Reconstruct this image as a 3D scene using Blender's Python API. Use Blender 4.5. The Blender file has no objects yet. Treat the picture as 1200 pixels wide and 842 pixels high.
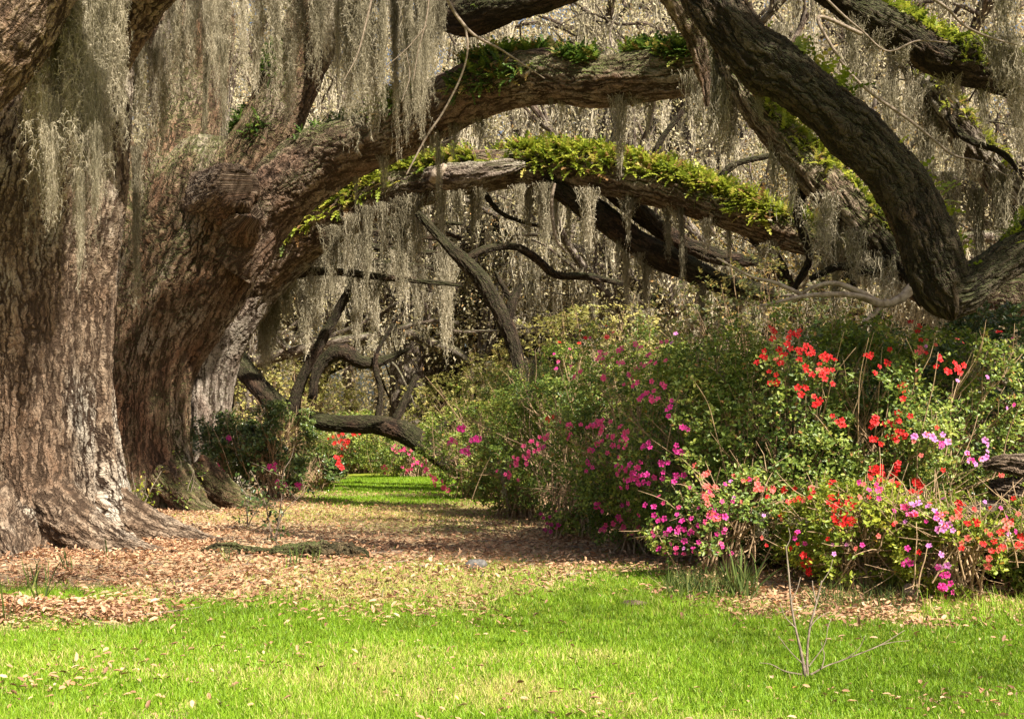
import bpy, math, random
import numpy as np
from math import radians, sin, cos, pi

SC = bpy.context.scene
COL = SC.collection
rng = np.random.default_rng(11)
F = 1400.0          # focal length in photo pixels (1200 wide)
CAM_Z = 1.5
HZ = 500.0          # horizon row of the photograph

def P(px, py, Y):
    return np.array([(px - 600.0) / F * Y, Y, CAM_Z - (py - HZ) / F * Y])
def gy(py):
    return CAM_Z * F / (py - HZ)

# ------------------------------------------------------------------ noise
def _hash(i, j, k, seed):
    n = (i * 374761393 + j * 668265263 + k * 2147483647 + seed * 1274126177) & 0xFFFFFFFF
    n = ((n ^ (n >> 13)) * 1274126177) & 0xFFFFFFFF
    n = ((n ^ (n >> 16)) * 2246822519) & 0xFFFFFFFF
    n = n ^ (n >> 15)
    return (n & 0xFFFF) / 32767.5 - 1.0
def vnoise(Pt, seed=0):
    Pt = np.asarray(Pt, float)
    i = np.floor(Pt).astype(np.int64); f = Pt - i
    u = f * f * (3 - 2 * f)
    r = 0
    for a in (0, 1):
        wa = u[..., 0] if a else 1 - u[..., 0]
        for b in (0, 1):
            wb = u[..., 1] if b else 1 - u[..., 1]
            for c in (0, 1):
                wc = u[..., 2] if c else 1 - u[..., 2]
                r = r + wa * wb * wc * _hash(i[..., 0] + a, i[..., 1] + b, i[..., 2] + c, seed)
    return r
def fbm(Pt, seed=0, o=3):
    s = 0; a = 1.0; Pt = np.asarray(Pt, float); t = 0
    for k in range(o):
        s = s + a * vnoise(Pt * 2 ** k, seed + k * 17); t += a; a *= .5
    return s / t

# ------------------------------------------------------------------ mesh helpers
def make_mesh(name, V, faces, mat=None, attrs=None, smooth=False, vecs=None):
    V = np.ascontiguousarray(V, dtype=np.float32)
    if not isinstance(faces, list): faces = [faces]
    faces = [np.asarray(f, dtype=np.int32) for f in faces if len(f)]
    me = bpy.data.meshes.new(name)
    me.vertices.add(len(V)); me.vertices.foreach_set('co', V.ravel())
    nl = sum(f.size for f in faces); npoly = sum(len(f) for f in faces)
    me.loops.add(nl); me.polygons.add(npoly)
    me.loops.foreach_set('vertex_index', np.concatenate([f.ravel() for f in faces]))
    tot = np.concatenate([np.full(len(f), f.shape[1], dtype=np.int32) for f in faces])
    st = np.concatenate([[0], np.cumsum(tot)[:-1]]).astype(np.int32)
    me.polygons.foreach_set('loop_start', st)
    if smooth: me.polygons.foreach_set('use_smooth', np.ones(npoly, dtype=bool))
    for k, a in (attrs or {}).items():
        at = me.attributes.new(k, 'FLOAT', 'POINT'); at.data.foreach_set('value', np.asarray(a, dtype=np.float32))
    for k, a in (vecs or {}).items():
        at = me.attributes.new(k, 'FLOAT_VECTOR', 'POINT'); at.data.foreach_set('vector', np.asarray(a, dtype=np.float32).ravel())
    me.update(calc_edges=True)
    if mat: me.materials.append(mat)
    return me
def link(name, me, parent=None, loc=(0, 0, 0)):
    o = bpy.data.objects.new(name, me); COL.objects.link(o); o.location = loc
    if parent is not None: o.parent = parent
    return o
def empty(name, loc, label, cat, group=None, rz=0):
    o = bpy.data.objects.new(name, None); COL.objects.link(o); o.location = loc
    o.empty_display_size = .2; o.rotation_euler = (0, 0, rz)
    return tag(o, label, cat, group)
def tag(o, label=None, cat=None, group=None, kind=None):
    if label: o['label'] = label
    if cat: o['category'] = cat
    if group: o['group'] = group
    if kind: o['kind'] = kind
    return o
def copy_tree(o, parent=None):
    c = o.copy(); COL.objects.link(c)
    if parent is not None: c.parent = parent
    for ch in list(o.children): copy_tree(ch, c)
    return c

class Acc:
    """collects geometry of one mesh"""
    def __init__(s): s.V = []; s.F = {}; s.A = []; s.B = []; s.n = 0
    def add(s, V, faces, a=0.0, bark=None):
        V = np.asarray(V, float)
        if not isinstance(faces, list): faces = [faces]
        for f in faces:
            f = np.asarray(f)
            if len(f): s.F.setdefault(f.shape[1], []).append(f + s.n)
        s.V.append(V); s.n += len(V)
        s.A.append(np.broadcast_to(np.asarray(a, float), (len(V),)))
        s.B.append(bark if bark is not None else np.zeros((len(V), 3)))
    def mesh(s, name, mat, smooth=False):
        return make_mesh(name, np.concatenate(s.V), [np.concatenate(f) for f in s.F.values()], mat,
                         {'tint': np.concatenate(s.A)}, smooth, {'bark': np.concatenate(s.B)})

def unit(v): return v / np.maximum(np.linalg.norm(v, axis=-1, keepdims=True), 1e-9)
def frames(d, n):
    d = unit(d); n = n - (n * d).sum(-1, keepdims=True) * d; n = unit(n)
    x = np.cross(d, n)
    return np.stack([x, d, n], axis=-1)      # columns: x, d(y), n(z)
def scatter(tV, tF, pos, M, scale):
    tV = np.asarray(tV, float); n = len(pos); k = len(tV)
    sc = np.asarray(scale, float)
    if sc.ndim == 0: sc = np.full(n, sc)
    V = np.einsum('nij,kj->nki', M, tV) * sc[:, None, None] + pos[:, None, :]
    fs = []
    for f in (tF if isinstance(tF, list) else [tF]):
        f = np.asarray(f)
        fs.append((f[None] + (np.arange(n) * k)[:, None, None]).reshape(-1, f.shape[1]))
    return V.reshape(-1, 3), fs
def rdir(n, r=None):
    r = r or rng
    return unit(r.normal(size=(n, 3)))

# ------------------------------------------------------------------ tubes
def catmull(C, ds):
    C = np.asarray(C, float)
    Q = np.vstack([2 * C[0] - C[1], C, 2 * C[-1] - C[-2]])
    out = []
    for i in range(1, len(Q) - 2):
        p0, p1, p2, p3 = Q[i - 1:i + 3]
        L = np.linalg.norm(p2[:3] - p1[:3]); n = max(1, int(round(L / ds)))
        t = (np.arange(n) / n)[:, None]
        out.append(.5 * (2 * p1 + (p2 - p0) * t + (2 * p0 - 5 * p1 + 4 * p2 - p3) * t * t + (3 * p1 - p0 - 3 * p2 + p3) * t ** 3))
    out.append(C[-1:])
    return np.vstack(out)
def path_frames(p):
    T = unit(np.gradient(p, axis=0))
    ref = np.array([0, 0, 1.0]) if abs(T[0][2]) < .8 else np.array([0, -1.0, 0])
    u = ref - T[0] * (ref @ T[0]); u /= np.linalg.norm(u)
    U = [u]
    for i in range(1, len(p)):
        u = U[-1] - T[i] * (U[-1] @ T[i]); u /= max(1e-9, np.linalg.norm(u)); U.append(u)
    U = np.array(U); W = np.cross(T, U)
    return T, U, W
def tube_geo(ctrl, ds, nth, lump=.05, lump_f=1.2, seed=0, flare=None, cap=True):
    C = catmull(ctrl, ds); p = C[:, :3]; r = np.maximum(C[:, 3], .002)
    T, U, W = path_frames(p)
    s = np.concatenate([[0], np.cumsum(np.linalg.norm(np.diff(p, axis=0), axis=1))])
    th = np.arange(nth) / nth * 2 * pi
    ct, st = np.cos(th), np.sin(th)
    R0 = float(np.median(r))
    S, CT = np.meshgrid(s, ct, indexing='ij'); ST = np.meshgrid(s, st, indexing='ij')[1]
    TH = np.meshgrid(s, th, indexing='ij')[1]
    mod = 1 + lump * fbm(np.stack([CT * lump_f + 9, ST * lump_f + 5, S / max(R0, .05) * .35], -1), seed, 3) * 1.6
    if flare is not None: mod = mod * flare(S, TH, CT, ST)
    RR = r[:, None] * mod
    V = p[:, None, :] + RR[..., None] * (CT[..., None] * U[:, None, :] + ST[..., None] * W[:, None, :])
    bark = np.stack([CT * R0, ST * R0, S], -1)
    n = len(p)
    i = np.arange(n - 1)[:, None]; j = np.arange(nth)[None]
    j2 = (j + 1) % nth
    q = np.stack([i * nth + j, i * nth + j2, (i + 1) * nth + j2, (i + 1) * nth + j], -1).reshape(-1, 4)
    V = V.reshape(-1, 3); bark = bark.reshape(-1, 3); fs = [q]
    if cap:
        c = len(V); V = np.vstack([V, p[-1] + T[-1] * r[-1] * .5, ]); bark = np.vstack([bark, [[0, 0, s[-1]]]])
        jj = np.arange(nth)
        fs.append(np.stack([(n - 1) * nth + jj, (n - 1) * nth + (jj + 1) % nth, np.full(nth, c)], -1))
    return V, fs, bark
def tube(name, ctrl, mat, parent, ds=.06, nth=48, origin=(0, 0, 0), **k):
    V, fs, bark = tube_geo(ctrl, ds, nth, **k)
    me = make_mesh(name, V - np.asarray(origin), fs, mat, {'tint': np.zeros(len(V))}, True, {'bark': bark})
    return link(name, me, parent)
def add_tube(acc, ctrl, ds, nth, tint=0, **k):
    V, fs, bark = tube_geo(ctrl, ds, nth, **k); acc.add(V, fs, tint, bark)

def limb(pts):
    """photo-measured limb: (px, py, Y, width px) -> ctrl rows x y z r"""
    return np.array([list(P(a, b, Y)) + [w * .5 / F * Y] for a, b, Y, w in pts])

# wandering branchlet polyline
def wander(p, d, L, r0, r1, n, jit, rg, droop=0.0):
    p = np.array(p, float); d = unit(np.array(d, float)); out = [list(p) + [r0]]
    for i in range(n):
        d = unit(d + rg.normal(size=3) * jit + np.array([0, 0, -droop]))
        p = p + d * L / n
        out.append(list(p) + [r0 + (r1 - r0) * (i + 1) / n])
    return np.array(out), d

# ------------------------------------------------------------------ materials
def new_mat(name):
    m = bpy.data.materials.new(name); m.use_nodes = True
    nt = m.node_tree; nt.nodes.clear()
    out = nt.nodes.new('ShaderNodeOutputMaterial')
    return m, nt, out
def N(nt, t, **k):
    n = nt.nodes.new(t)
    for a, v in k.items():
        if a.startswith('in_'):
            n.inputs[int(a[3:]) if a[3:].isdigit() else a[3:]].default_value = v
        else: setattr(n, a, v)
    return n
def ramp(nt, stops, fac=None):
    r = nt.nodes.new('ShaderNodeValToRGB'); e = r.color_ramp.elements
    while len(e) < len(stops): e.new(.5)
    for i, (p, c) in enumerate(stops):
        e[i].position = p; e[i].color = (*c, 1)
    if fac is not None: nt.links.new(fac, r.inputs[0])
    return r
def mixc(nt, fac, a, b, mode='MIX'):
    m = nt.nodes.new('ShaderNodeMix'); m.data_type = 'RGBA'; m.blend_type = mode
    for sock, v in ((m.inputs['Factor'], fac), (m.inputs['A'], a), (m.inputs['B'], b)):
        pass
    fs = [i for i in m.inputs if i.name == 'Factor' and i.type == 'VALUE'][0]
    A = [i for i in m.inputs if i.name == 'A' and i.type == 'RGBA'][0]
    B = [i for i in m.inputs if i.name == 'B' and i.type == 'RGBA'][0]
    for s, v in ((fs, fac), (A, a), (B, b)):
        if hasattr(v, 'links') or hasattr(v, 'is_linked'): nt.links.new(v, s)
        elif isinstance(v, (int, float)): s.default_value = v
        else: s.default_value = (*v, 1)
    return [o for o in m.outputs if o.type == 'RGBA'][0]
def math_n(nt, op, a, b=None, clamp=False):
    m = nt.nodes.new('ShaderNodeMath'); m.operation = op; m.use_clamp = clamp
    for i, v in enumerate((a, b)):
        if v is None: continue
        if isinstance(v, (int, float)): m.inputs[i].default_value = v
        else: nt.links.new(v, m.inputs[i])
    return m.outputs[0]

def leaf_mat(name, stops, transl=.35, rough=.5, spec=.3):
    m, nt, out = new_mat(name)
    a = N(nt, 'ShaderNodeAttribute', attribute_name='tint')
    r = ramp(nt, stops, a.outputs['Fac'])
    pr = N(nt, 'ShaderNodeBsdfPrincipled'); pr.inputs['Roughness'].default_value = rough
    pr.inputs['Specular IOR Level'].default_value = spec
    nt.links.new(r.outputs[0], pr.inputs['Base Color'])
    if transl:
        tr = N(nt, 'ShaderNodeBsdfTranslucent'); nt.links.new(r.outputs[0], tr.inputs[0])
        mx = N(nt, 'ShaderNodeMixShader'); mx.inputs[0].default_value = transl
        nt.links.new(pr.outputs[0], mx.inputs[1]); nt.links.new(tr.outputs[0], mx.inputs[2])
        nt.links.new(mx.outputs[0], out.inputs[0])
    else: nt.links.new(pr.outputs[0], out.inputs[0])
    return m

def bark_mat(name, light=(.32, .245, .175), mid=(.175, .118, .077), dark=(.03, .018, .011), lichen=(.45, .41, .34),
             sc=1.0, depth=.045, moss=0.0, lich=.5, rust=.5, cross=1.0):
    m, nt, out = new_mat(name)
    at = N(nt, 'ShaderNodeAttribute', attribute_name='bark')
    def noise(scale, detail=4, rough=.55, vec=None, s=1.0):
        n = N(nt, 'ShaderNodeTexNoise'); n.inputs['Scale'].default_value = s; n.inputs['Detail'].default_value = detail
        n.inputs['Roughness'].default_value = rough
        mp = N(nt, 'ShaderNodeMapping'); mp.inputs['Scale'].default_value = scale
        nt.links.new(vec if vec is not None else at.outputs['Vector'], mp.inputs[0]); nt.links.new(mp.outputs[0], n.inputs['Vector'])
        return n
    def mr(v, lo, hi, a=0.0, b=1.0, smooth=True):
        r = N(nt, 'ShaderNodeMapRange', interpolation_type='SMOOTHSTEP' if smooth else 'LINEAR')
        r.inputs['From Min'].default_value = lo; r.inputs['From Max'].default_value = hi
        r.inputs['To Min'].default_value = a; r.inputs['To Max'].default_value = b
        nt.links.new(v, r.inputs['Value']); return r.outputs[0]
    # warp so that the cracks wander and break up
    wz = noise((7 * sc, 7 * sc, 7 * sc), 3)
    warp = N(nt, 'ShaderNodeVectorMath', operation='MULTIPLY_ADD')
    nt.links.new(wz.outputs['Color'], warp.inputs[0]); warp.inputs[1].default_value = (.10 / sc, .10 / sc, .16 / sc)
    nt.links.new(at.outputs['Vector'], warp.inputs[2]); wv = warp.outputs[0]
    # long branching furrows along the grain: a thin line wherever the noise crosses its middle
    f1 = noise((13 * sc, 13 * sc, 2.4 * sc), 2, .5, wv)
    f1b = noise((10 * sc, 10 * sc, 1.7 * sc), 2, .5, wv)
    bigm = noise((1.1, 1.1, .5), 2)
    fa = mr(math_n(nt, 'ABSOLUTE', math_n(nt, 'SUBTRACT', f1.outputs['Fac'], .5)), .0, .115)
    fb = mr(math_n(nt, 'ABSOLUTE', math_n(nt, 'SUBTRACT', f1b.outputs['Fac'], .5)), .0, .11)
    mk = mr(bigm.outputs['Fac'], .42, .58)
    fur = math_n(nt, 'ADD', math_n(nt, 'MULTIPLY', fa, mk), math_n(nt, 'MULTIPLY', fb, math_n(nt, 'SUBTRACT', 1.0, mk)))
    f2 = noise((27 * sc, 27 * sc, 6 * sc), 2, .5, wv)
    fur2 = mr(math_n(nt, 'ABSOLUTE', math_n(nt, 'SUBTRACT', f2.outputs['Fac'], .5)), .0, .085)
    # short cross cracks that break the ridges into blocks
    f3 = noise((9 * sc, 9 * sc, 19 * sc), 2, .55, wv)
    crs = mr(math_n(nt, 'ABSOLUTE', math_n(nt, 'SUBTRACT', f3.outputs['Fac'], .5)), .0, .05)
    fine = noise((30, 30, 16), 5, .7)
    grit = noise((95, 95, 60), 3, .7)
    big = noise((1.5, 1.5, .8), 5)
    pl = noise((14 * sc, 14 * sc, 6 * sc), 3, .6, wv)
    h = math_n(nt, 'MULTIPLY', fur, .55)
    h = math_n(nt, 'ADD', h, math_n(nt, 'MULTIPLY', fur2, .26))
    h = math_n(nt, 'ADD', h, math_n(nt, 'MULTIPLY', crs, .2 * cross))
    h = math_n(nt, 'ADD', h, math_n(nt, 'MULTIPLY', fine.outputs['Fac'], .38))
    h = math_n(nt, 'ADD', h, math_n(nt, 'MULTIPLY', grit.outputs['Fac'], .10))
    # colour
    c = mixc(nt, mr(pl.outputs['Fac'], .35, .65), mid, light)
    c = mixc(nt, math_n(nt, 'MULTIPLY', mr(big.outputs['Fac'], .5, .68), lich), c, lichen)
    c = mixc(nt, math_n(nt, 'MULTIPLY', mr(big.outputs['Fac'], .5, .34), rust), c, (.23, .11, .06))
    fq = math_n(nt, 'MULTIPLY', fur, math_n(nt, 'ADD', math_n(nt, 'MULTIPLY', fur2, .62), .38))
    fq = math_n(nt, 'MULTIPLY', fq, math_n(nt, 'ADD', math_n(nt, 'MULTIPLY', crs, .5 * cross), 1 - .5 * cross))
    c = mixc(nt, mr(fq, .0, .8), dark, c)
    stn = noise((.9, .9, .45), 4, .6)
    c = mixc(nt, mr(stn.outputs['Fac'], .62, .40, 0, .38), c, mixc(nt, .5, dark, mid))
    fr = ramp(nt, [(.3, (.6, .6, .6)), (.7, (1.2, 1.2, 1.2))], fine.outputs['Fac'])
    c4 = mixc(nt, 1.0, c, fr.outputs[0], 'MULTIPLY')
    if moss > 0:
        ge = N(nt, 'ShaderNodeNewGeometry'); sx = N(nt, 'ShaderNodeSeparateXYZ'); nt.links.new(ge.outputs['Normal'], sx.inputs[0])
        mf = math_n(nt, 'MULTIPLY', math_n(nt, 'MULTIPLY', mr(sx.outputs[2], .3, .85), mr(big.outputs['Fac'], .35, .55)), moss, True)
        c4 = mixc(nt, mf, c4, (.09, .115, .03))
    pr = N(nt, 'ShaderNodeBsdfPrincipled'); pr.inputs['Roughness'].default_value = .9
    pr.inputs['Specular IOR Level'].default_value = .15
    nt.links.new(c4, pr.inputs['Base Color']); nt.links.new(pr.outputs[0], out.inputs[0])
    ds = N(nt, 'ShaderNodeDisplacement'); ds.inputs['Scale'].default_value = depth; ds.inputs['Midlevel'].default_value = .8
    nt.links.new(h, ds.inputs['Height']); nt.links.new(ds.outputs[0], out.inputs['Displacement'])
    m.displacement_method = 'BOTH'
    return m

def simple_mat(name, c1, c2, scale=8, rough=.85, bump=.3, coord='Object'):
    m, nt, out = new_mat(name)
    tc = N(nt, 'ShaderNodeTexCoord')
    nz = N(nt, 'ShaderNodeTexNoise'); nz.inputs['Scale'].default_value = scale; nz.inputs['Detail'].default_value = 6
    nt.links.new(tc.outputs[coord], nz.inputs['Vector'])
    r = ramp(nt, [(.3, c1), (.7, c2)], nz.outputs['Fac'])
    pr = N(nt, 'ShaderNodeBsdfPrincipled'); pr.inputs['Roughness'].default_value = rough
    pr.inputs['Specular IOR Level'].default_value = .2
    nt.links.new(r.outputs[0], pr.inputs['Base Color'])
    b = N(nt, 'ShaderNodeBump'); b.inputs['Strength'].default_value = bump; b.inputs['Distance'].default_value = .02
    nt.links.new(nz.outputs['Fac'], b.inputs['Height']); nt.links.new(b.outputs[0], pr.inputs['Normal'])
    nt.links.new(pr.outputs[0], out.inputs[0])
    return m

M_BARK1 = bark_mat('oak_bark_near', lich=.8, rust=.25)
M_BARK2 = bark_mat('oak_bark_mid', light=(.26, .18, .12), mid=(.14, .085, .052), sc=.8, depth=.055, moss=.75, lich=.5, rust=.7)
M_BARK3 = bark_mat('oak_bark_grey', light=(.34, .29, .24), mid=(.21, .17, .14), sc=.6, depth=.05, moss=.4, lich=.6, rust=.25)
M_BARKL = bark_mat('oak_bark_limb', light=(.29, .22, .165), mid=(.16, .11, .08), sc=.8, depth=.05, moss=.9, lich=.5, rust=.4)
M_BARKD_SHADE = bark_mat('oak_bark_dark_shade', light=(.066, .048, .034), mid=(.036, .026, .018), dark=(.013, .009, .007), lichen=(.10, .09, .068), sc=1.0, depth=.04, moss=.35, lich=.3, rust=.2)  # oak bark with the limbs' shade put into its darkened colour
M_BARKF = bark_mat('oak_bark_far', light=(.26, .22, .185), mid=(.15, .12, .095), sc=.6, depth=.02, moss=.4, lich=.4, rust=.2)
M_TWIG = simple_mat('twig_bark', (.11, .08, .055), (.25, .20, .155), 30)
M_PALE = simple_mat('dead_wood', (.17, .125, .085), (.40, .33, .255), 14, .9, .8)
M_SHOOT = simple_mat('azalea_stem', (.25, .16, .09), (.42, .3, .18), 20)
M_MOSS = leaf_mat('spanish_moss', [(0, (.08, .066, .042)), (.3, (.165, .145, .095)), (.65, (.275, .245, .168)), (1, (.54, .48, .36))], .3, .9, .1)
_nt = M_MOSS.node_tree      # each beard a little greyer, browner or paler than the next
_oi = _nt.nodes.new('ShaderNodeObjectInfo'); _rp = [n for n in _nt.nodes if n.type == 'VALTORGB'][0]; _at = [n for n in _nt.nodes if n.type == 'ATTRIBUTE'][0]
_ad = math_n(_nt, 'ADD', _at.outputs['Fac'], math_n(_nt, 'MULTIPLY', math_n(_nt, 'SUBTRACT', _oi.outputs['Random'], .45), .5), True)
_nt.links.new(_ad, _rp.inputs[0])
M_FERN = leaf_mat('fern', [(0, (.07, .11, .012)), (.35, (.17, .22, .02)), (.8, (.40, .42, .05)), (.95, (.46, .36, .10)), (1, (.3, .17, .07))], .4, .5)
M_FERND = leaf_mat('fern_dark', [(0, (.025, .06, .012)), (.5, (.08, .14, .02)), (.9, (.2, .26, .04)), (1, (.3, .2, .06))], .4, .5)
M_OAKLEAF = leaf_mat('oak_leaf', [(0, (.04, .06, .015)), (.5, (.1, .12, .03)), (.8, (.3, .24, .07)), (1, (.42, .27, .08))], .4, .5)
M_GOLDLEAF = leaf_mat('gold_leaf', [(0, (.12, .12, .05)), (.3, (.33, .285, .13)), (.7, (.56, .49, .31)), (.96, (.66, .59, .43)), (1, (.55, .34, .14))], .45, .6)
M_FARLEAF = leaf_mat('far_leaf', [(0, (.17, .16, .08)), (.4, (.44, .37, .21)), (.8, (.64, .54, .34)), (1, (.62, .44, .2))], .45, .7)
M_AZ = leaf_mat('azalea_leaf', [(0, (.04, .06, .015)), (.3, (.085, .145, .026)), (.6, (.185, .25, .04)), (.88, (.36, .39, .07)), (1, (.38, .2, .06))], .35, .42, .4)
M_AZY = leaf_mat('azalea_leaf_young', [(0, (.07, .12, .015)), (.5, (.22, .28, .03)), (.9, (.42, .44, .05)), (1, (.5, .3, .05))], .4, .45, .35)
M_YEL = leaf_mat('wild_leaf', [(0, (.07, .09, .02)), (.4, (.20, .21, .05)), (.8, (.42, .38, .12)), (1, (.55, .42, .16))], .4, .5)
M_CAM = leaf_mat('camellia_leaf', [(0, (.018, .038, .012)), (.45, (.045, .085, .02)), (.85, (.11, .15, .035)), (1, (.2, .22, .05))], .2, .3, .5)
M_GRASS = leaf_mat('grass_blade', [(0, (.10, .15, .012)), (.4, (.18, .32, .016)), (.75, (.28, .42, .028)), (.9, (.56, .47, .18)), (1, (.56, .42, .22))], .4, .5, .3)
M_BULB = leaf_mat('bulb_leaf', [(0, (.035, .06, .018)), (.7, (.11, .15, .035)), (1, (.26, .26, .08))], .3, .6, .12)
M_LITTER = leaf_mat('oak_litter', [(0, (.12, .06, .035)), (.3, (.32, .17, .095)), (.6, (.44, .265, .15)), (.85, (.58, .41, .26)), (1, (.46, .20, .08))], .15, .6, .3)
def petal_mat(name, c, c2):
    return leaf_mat(name, [(0, c), (1, c2)], .35, .5, .2)
M_PET = {'red': petal_mat('petal_red', (.56, .008, .014), (.70, .035, .03)),
         'coral': petal_mat('petal_coral', (.70, .085, .075), (.80, .22, .18)),
         'pink': petal_mat('petal_pink', (.74, .03, .19), (.82, .15, .34)),
         'mag': petal_mat('petal_magenta', (.64, .016, .24), (.76, .09, .38)),
         'vio': petal_mat('petal_violet', (.68, .16, .56), (.82, .38, .7)),
         'white': petal_mat('petal_pale', (.85, .6, .7), (.9, .75, .8))}
M_PALEW = simple_mat('rotten_wood', (.10, .07, .045), (.28, .20, .14), 26, .95, 1.0)
M_STONE = simple_mat('stone', (.06, .058, .055), (.15, .14, .13), 22, .95, 1.0)
M_MOSSLOG = bark_mat('mossy_wood', light=(.13, .10, .06), mid=(.07, .06, .03), dark=(.015, .012, .007), sc=1.4, depth=.05, moss=.8, lich=.2, rust=.2)

# ------------------------------------------------------------------ ground
Wl = 1
def px_of(x, Y): return 600 + F * x / np.maximum(Y, .5)
def py_of(Y): return HZ + CAM_Z * F / np.maximum(Y, .5)
YB = np.array([[-400, 748], [-40, 748], [60, 742], [150, 732], [230, 706], [350, 708], [450, 706], [560, 704], [640, 692], [720, 682], [790, 690], [860, 706], [960, 714], [1060, 722], [1130, 718], [1200, 714], [1700, 714]], float)
def grassiness(x, Y):
    px, py = px_of(x, Y), py_of(Y)
    yb = np.interp(px, YB[:, 0], YB[:, 1])
    n = fbm(np.stack([x * 1.1, Y * .9, np.zeros_like(x)], -1), 3, 4)
    n2 = fbm(np.stack([x * 4, Y * 3, np.zeros_like(x) + 4], -1), 8, 2)
    g = 1 / (1 + np.exp(-(py - yb + 26 * n + 12 * n2) / 7.0))
    strip = np.exp(-((px - 60) / 110) ** 2 - ((py - 700) / 9) ** 2)           # strip behind the left leaf heap
    strip2 = .75 * np.exp(-((px - 600) / 220) ** 2 - ((py - 690) / 22) ** 2)
    thin = .38 * np.exp(-((px - 520) / 120) ** 2 - ((py - 618) / 8) ** 2) + .25 * np.exp(-((px - 480) / 180) ** 2 - ((py - 668) / 14) ** 2)
    far = 1 / (1 + np.exp((py - 591 - 5 * n) / 2.0)) * 1 / (1 + np.exp(-(px - 365) / 8)) * 1 / (1 + np.exp((px - 610) / 8))
    far = far * (1 - .75 * np.exp(-((py - 581) / 2.2) ** 2))
    g = np.clip(g + strip + strip2 * .3 + thin * (n2 > -.3) + far, 0, 1)
    g = np.where(Y < 4, np.clip(.8 + .3 * n, 0, 1), g)
    bare = np.clip((n2 + n - .62) * 2.2, 0, 1)
    return np.clip(g - .55 * bare * (py > 640), 0, 1)
def ground_z(x, Y):
    z = .05 * fbm(np.stack([x * .35, Y * .35, np.zeros_like(x)], -1), 21, 3) + .012 * fbm(np.stack([x * 2.5, Y * 2.5, np.zeros_like(x)], -1), 5, 2)
    z = z + .13 * np.exp(-((x + 4.25) / .95) ** 2 - ((Y - 9.2) / .45) ** 2)          # leaf heap at left
    z = z + .12 * np.exp(-((x + 5.7) / 2.2) ** 2 - ((Y - 14.5) / 2.0) ** 2)
    z = z + .16 * np.exp(-((x - 3.2) / 2.8) ** 2 - ((Y - 11.8) / 1.4) ** 2)
    return z
def axis(lo, hi, core_lo, core_hi, d):
    core = np.arange(core_lo, core_hi + 1e-6, d)
    a = [core_lo]; st = d
    while a[-1] > lo: st *= 1.25; a.append(a[-1] - st)
    b = [core_hi]; st = d
    while b[-1] < hi: st *= 1.25; b.append(b[-1] + st)
    return np.concatenate([a[:0:-1], core, b[1:]])
gxs = axis(-260, 260, -9, 8, .07); gys = axis(-60, 420, 5, 36, .09)
GX, GYm = np.meshgrid(gxs, gys, indexing='ij')
GZ = ground_z(GX, GYm) * np.where((abs(GX) > 40) | (GYm > 70), 0, 1)
g = grassiness(GX, GYm)
nx, ny = GX.shape
ii = np.arange(nx - 1)[:, None]; jj = np.arange(ny - 1)[None]
q = np.stack([ii * ny + jj, (ii + 1) * ny + jj, (ii + 1) * ny + jj + 1, ii * ny + jj + 1], -1).reshape(-1, 4)
m, nt, out = new_mat('ground_soil')
ga = N(nt, 'ShaderNodeAttribute', attribute_name='grassy')
tc = N(nt, 'ShaderNodeTexCoord')
n1 = N(nt, 'ShaderNodeTexNoise'); n1.inputs['Scale'].default_value = 22; n1.inputs['Detail'].default_value = 6
nt.links.new(tc.outputs['Object'], n1.inputs['Vector'])
n2 = N(nt, 'ShaderNodeTexNoise'); n2.inputs['Scale'].default_value = 1.7; n2.inputs['Detail'].default_value = 4
nt.links.new(tc.outputs['Object'], n2.inputs['Vector'])
lit = ramp(nt, [(.3, (.11, .07, .045)), (.5, (.30, .205, .13)), (.7, (.5, .38, .25))], n1.outputs['Fac'])
stw = mixc(nt, math_n(nt, 'MULTIPLY', n2.outputs['Fac'], .5), lit.outputs[0], (.5, .38, .2))
gr = ramp(nt, [(.3, (.10, .13, .015)), (.7, (.26, .30, .03))], n1.outputs['Fac'])
cc = mixc(nt, ga.outputs['Fac'], stw, gr.outputs[0])
pr = N(nt, 'ShaderNodeBsdfPrincipled'); pr.inputs['Roughness'].default_value = .95; pr.inputs['Specular IOR Level'].default_value = .1
nt.links.new(cc, pr.inputs['Base Color'])
bp = N(nt, 'ShaderNodeBump'); bp.inputs['Strength'].default_value = .6; bp.inputs['Distance'].default_value = .03
nt.links.new(n1.outputs['Fac'], bp.inputs['Height']); nt.links.new(bp.outputs[0], pr.inputs['Normal'])
nt.links.new(pr.outputs[0], out.inputs[0])
gme = make_mesh('ground', np.stack([GX, GYm, GZ], -1).reshape(-1, 3), q, m, {'grassy': g.ravel()}, True)
tag(link('ground', gme), kind='structure')

# ------------------------------------------------------------------ leaves
LF_V = np.array([[0, 0, 0], [.2, .3, .10], [.17, .72, .08], [0, 1, -.06], [-.17, .72, .1], [-.2, .3, .06], ])
LF_F = np.array([[0, 1, 2, 3], [0, 3, 4, 5]])
LF_Vf = np.array([[0, 0, 0], [.23, .48, .08], [0, 1, -.08], [-.23, .48, .08]])
LF_Ff = np.array([[0, 1, 2], [0, 2, 3]])
def litter(x, Y, size, lift=.03):
    n = len(x)
    pos = np.stack([x, Y, ground_z(x, Y) + lift * rng.random(n) ** 2 + .006], -1)
    d = unit(np.stack([rng.normal(size=n), rng.normal(size=n), rng.normal(0, .28, n)], -1))
    nn = np.stack([rng.normal(0, .35, n), rng.normal(0, .35, n), np.ones(n)], -1)
    return scatter(LF_V, LF_F, pos, frames(d, nn), size)
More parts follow.
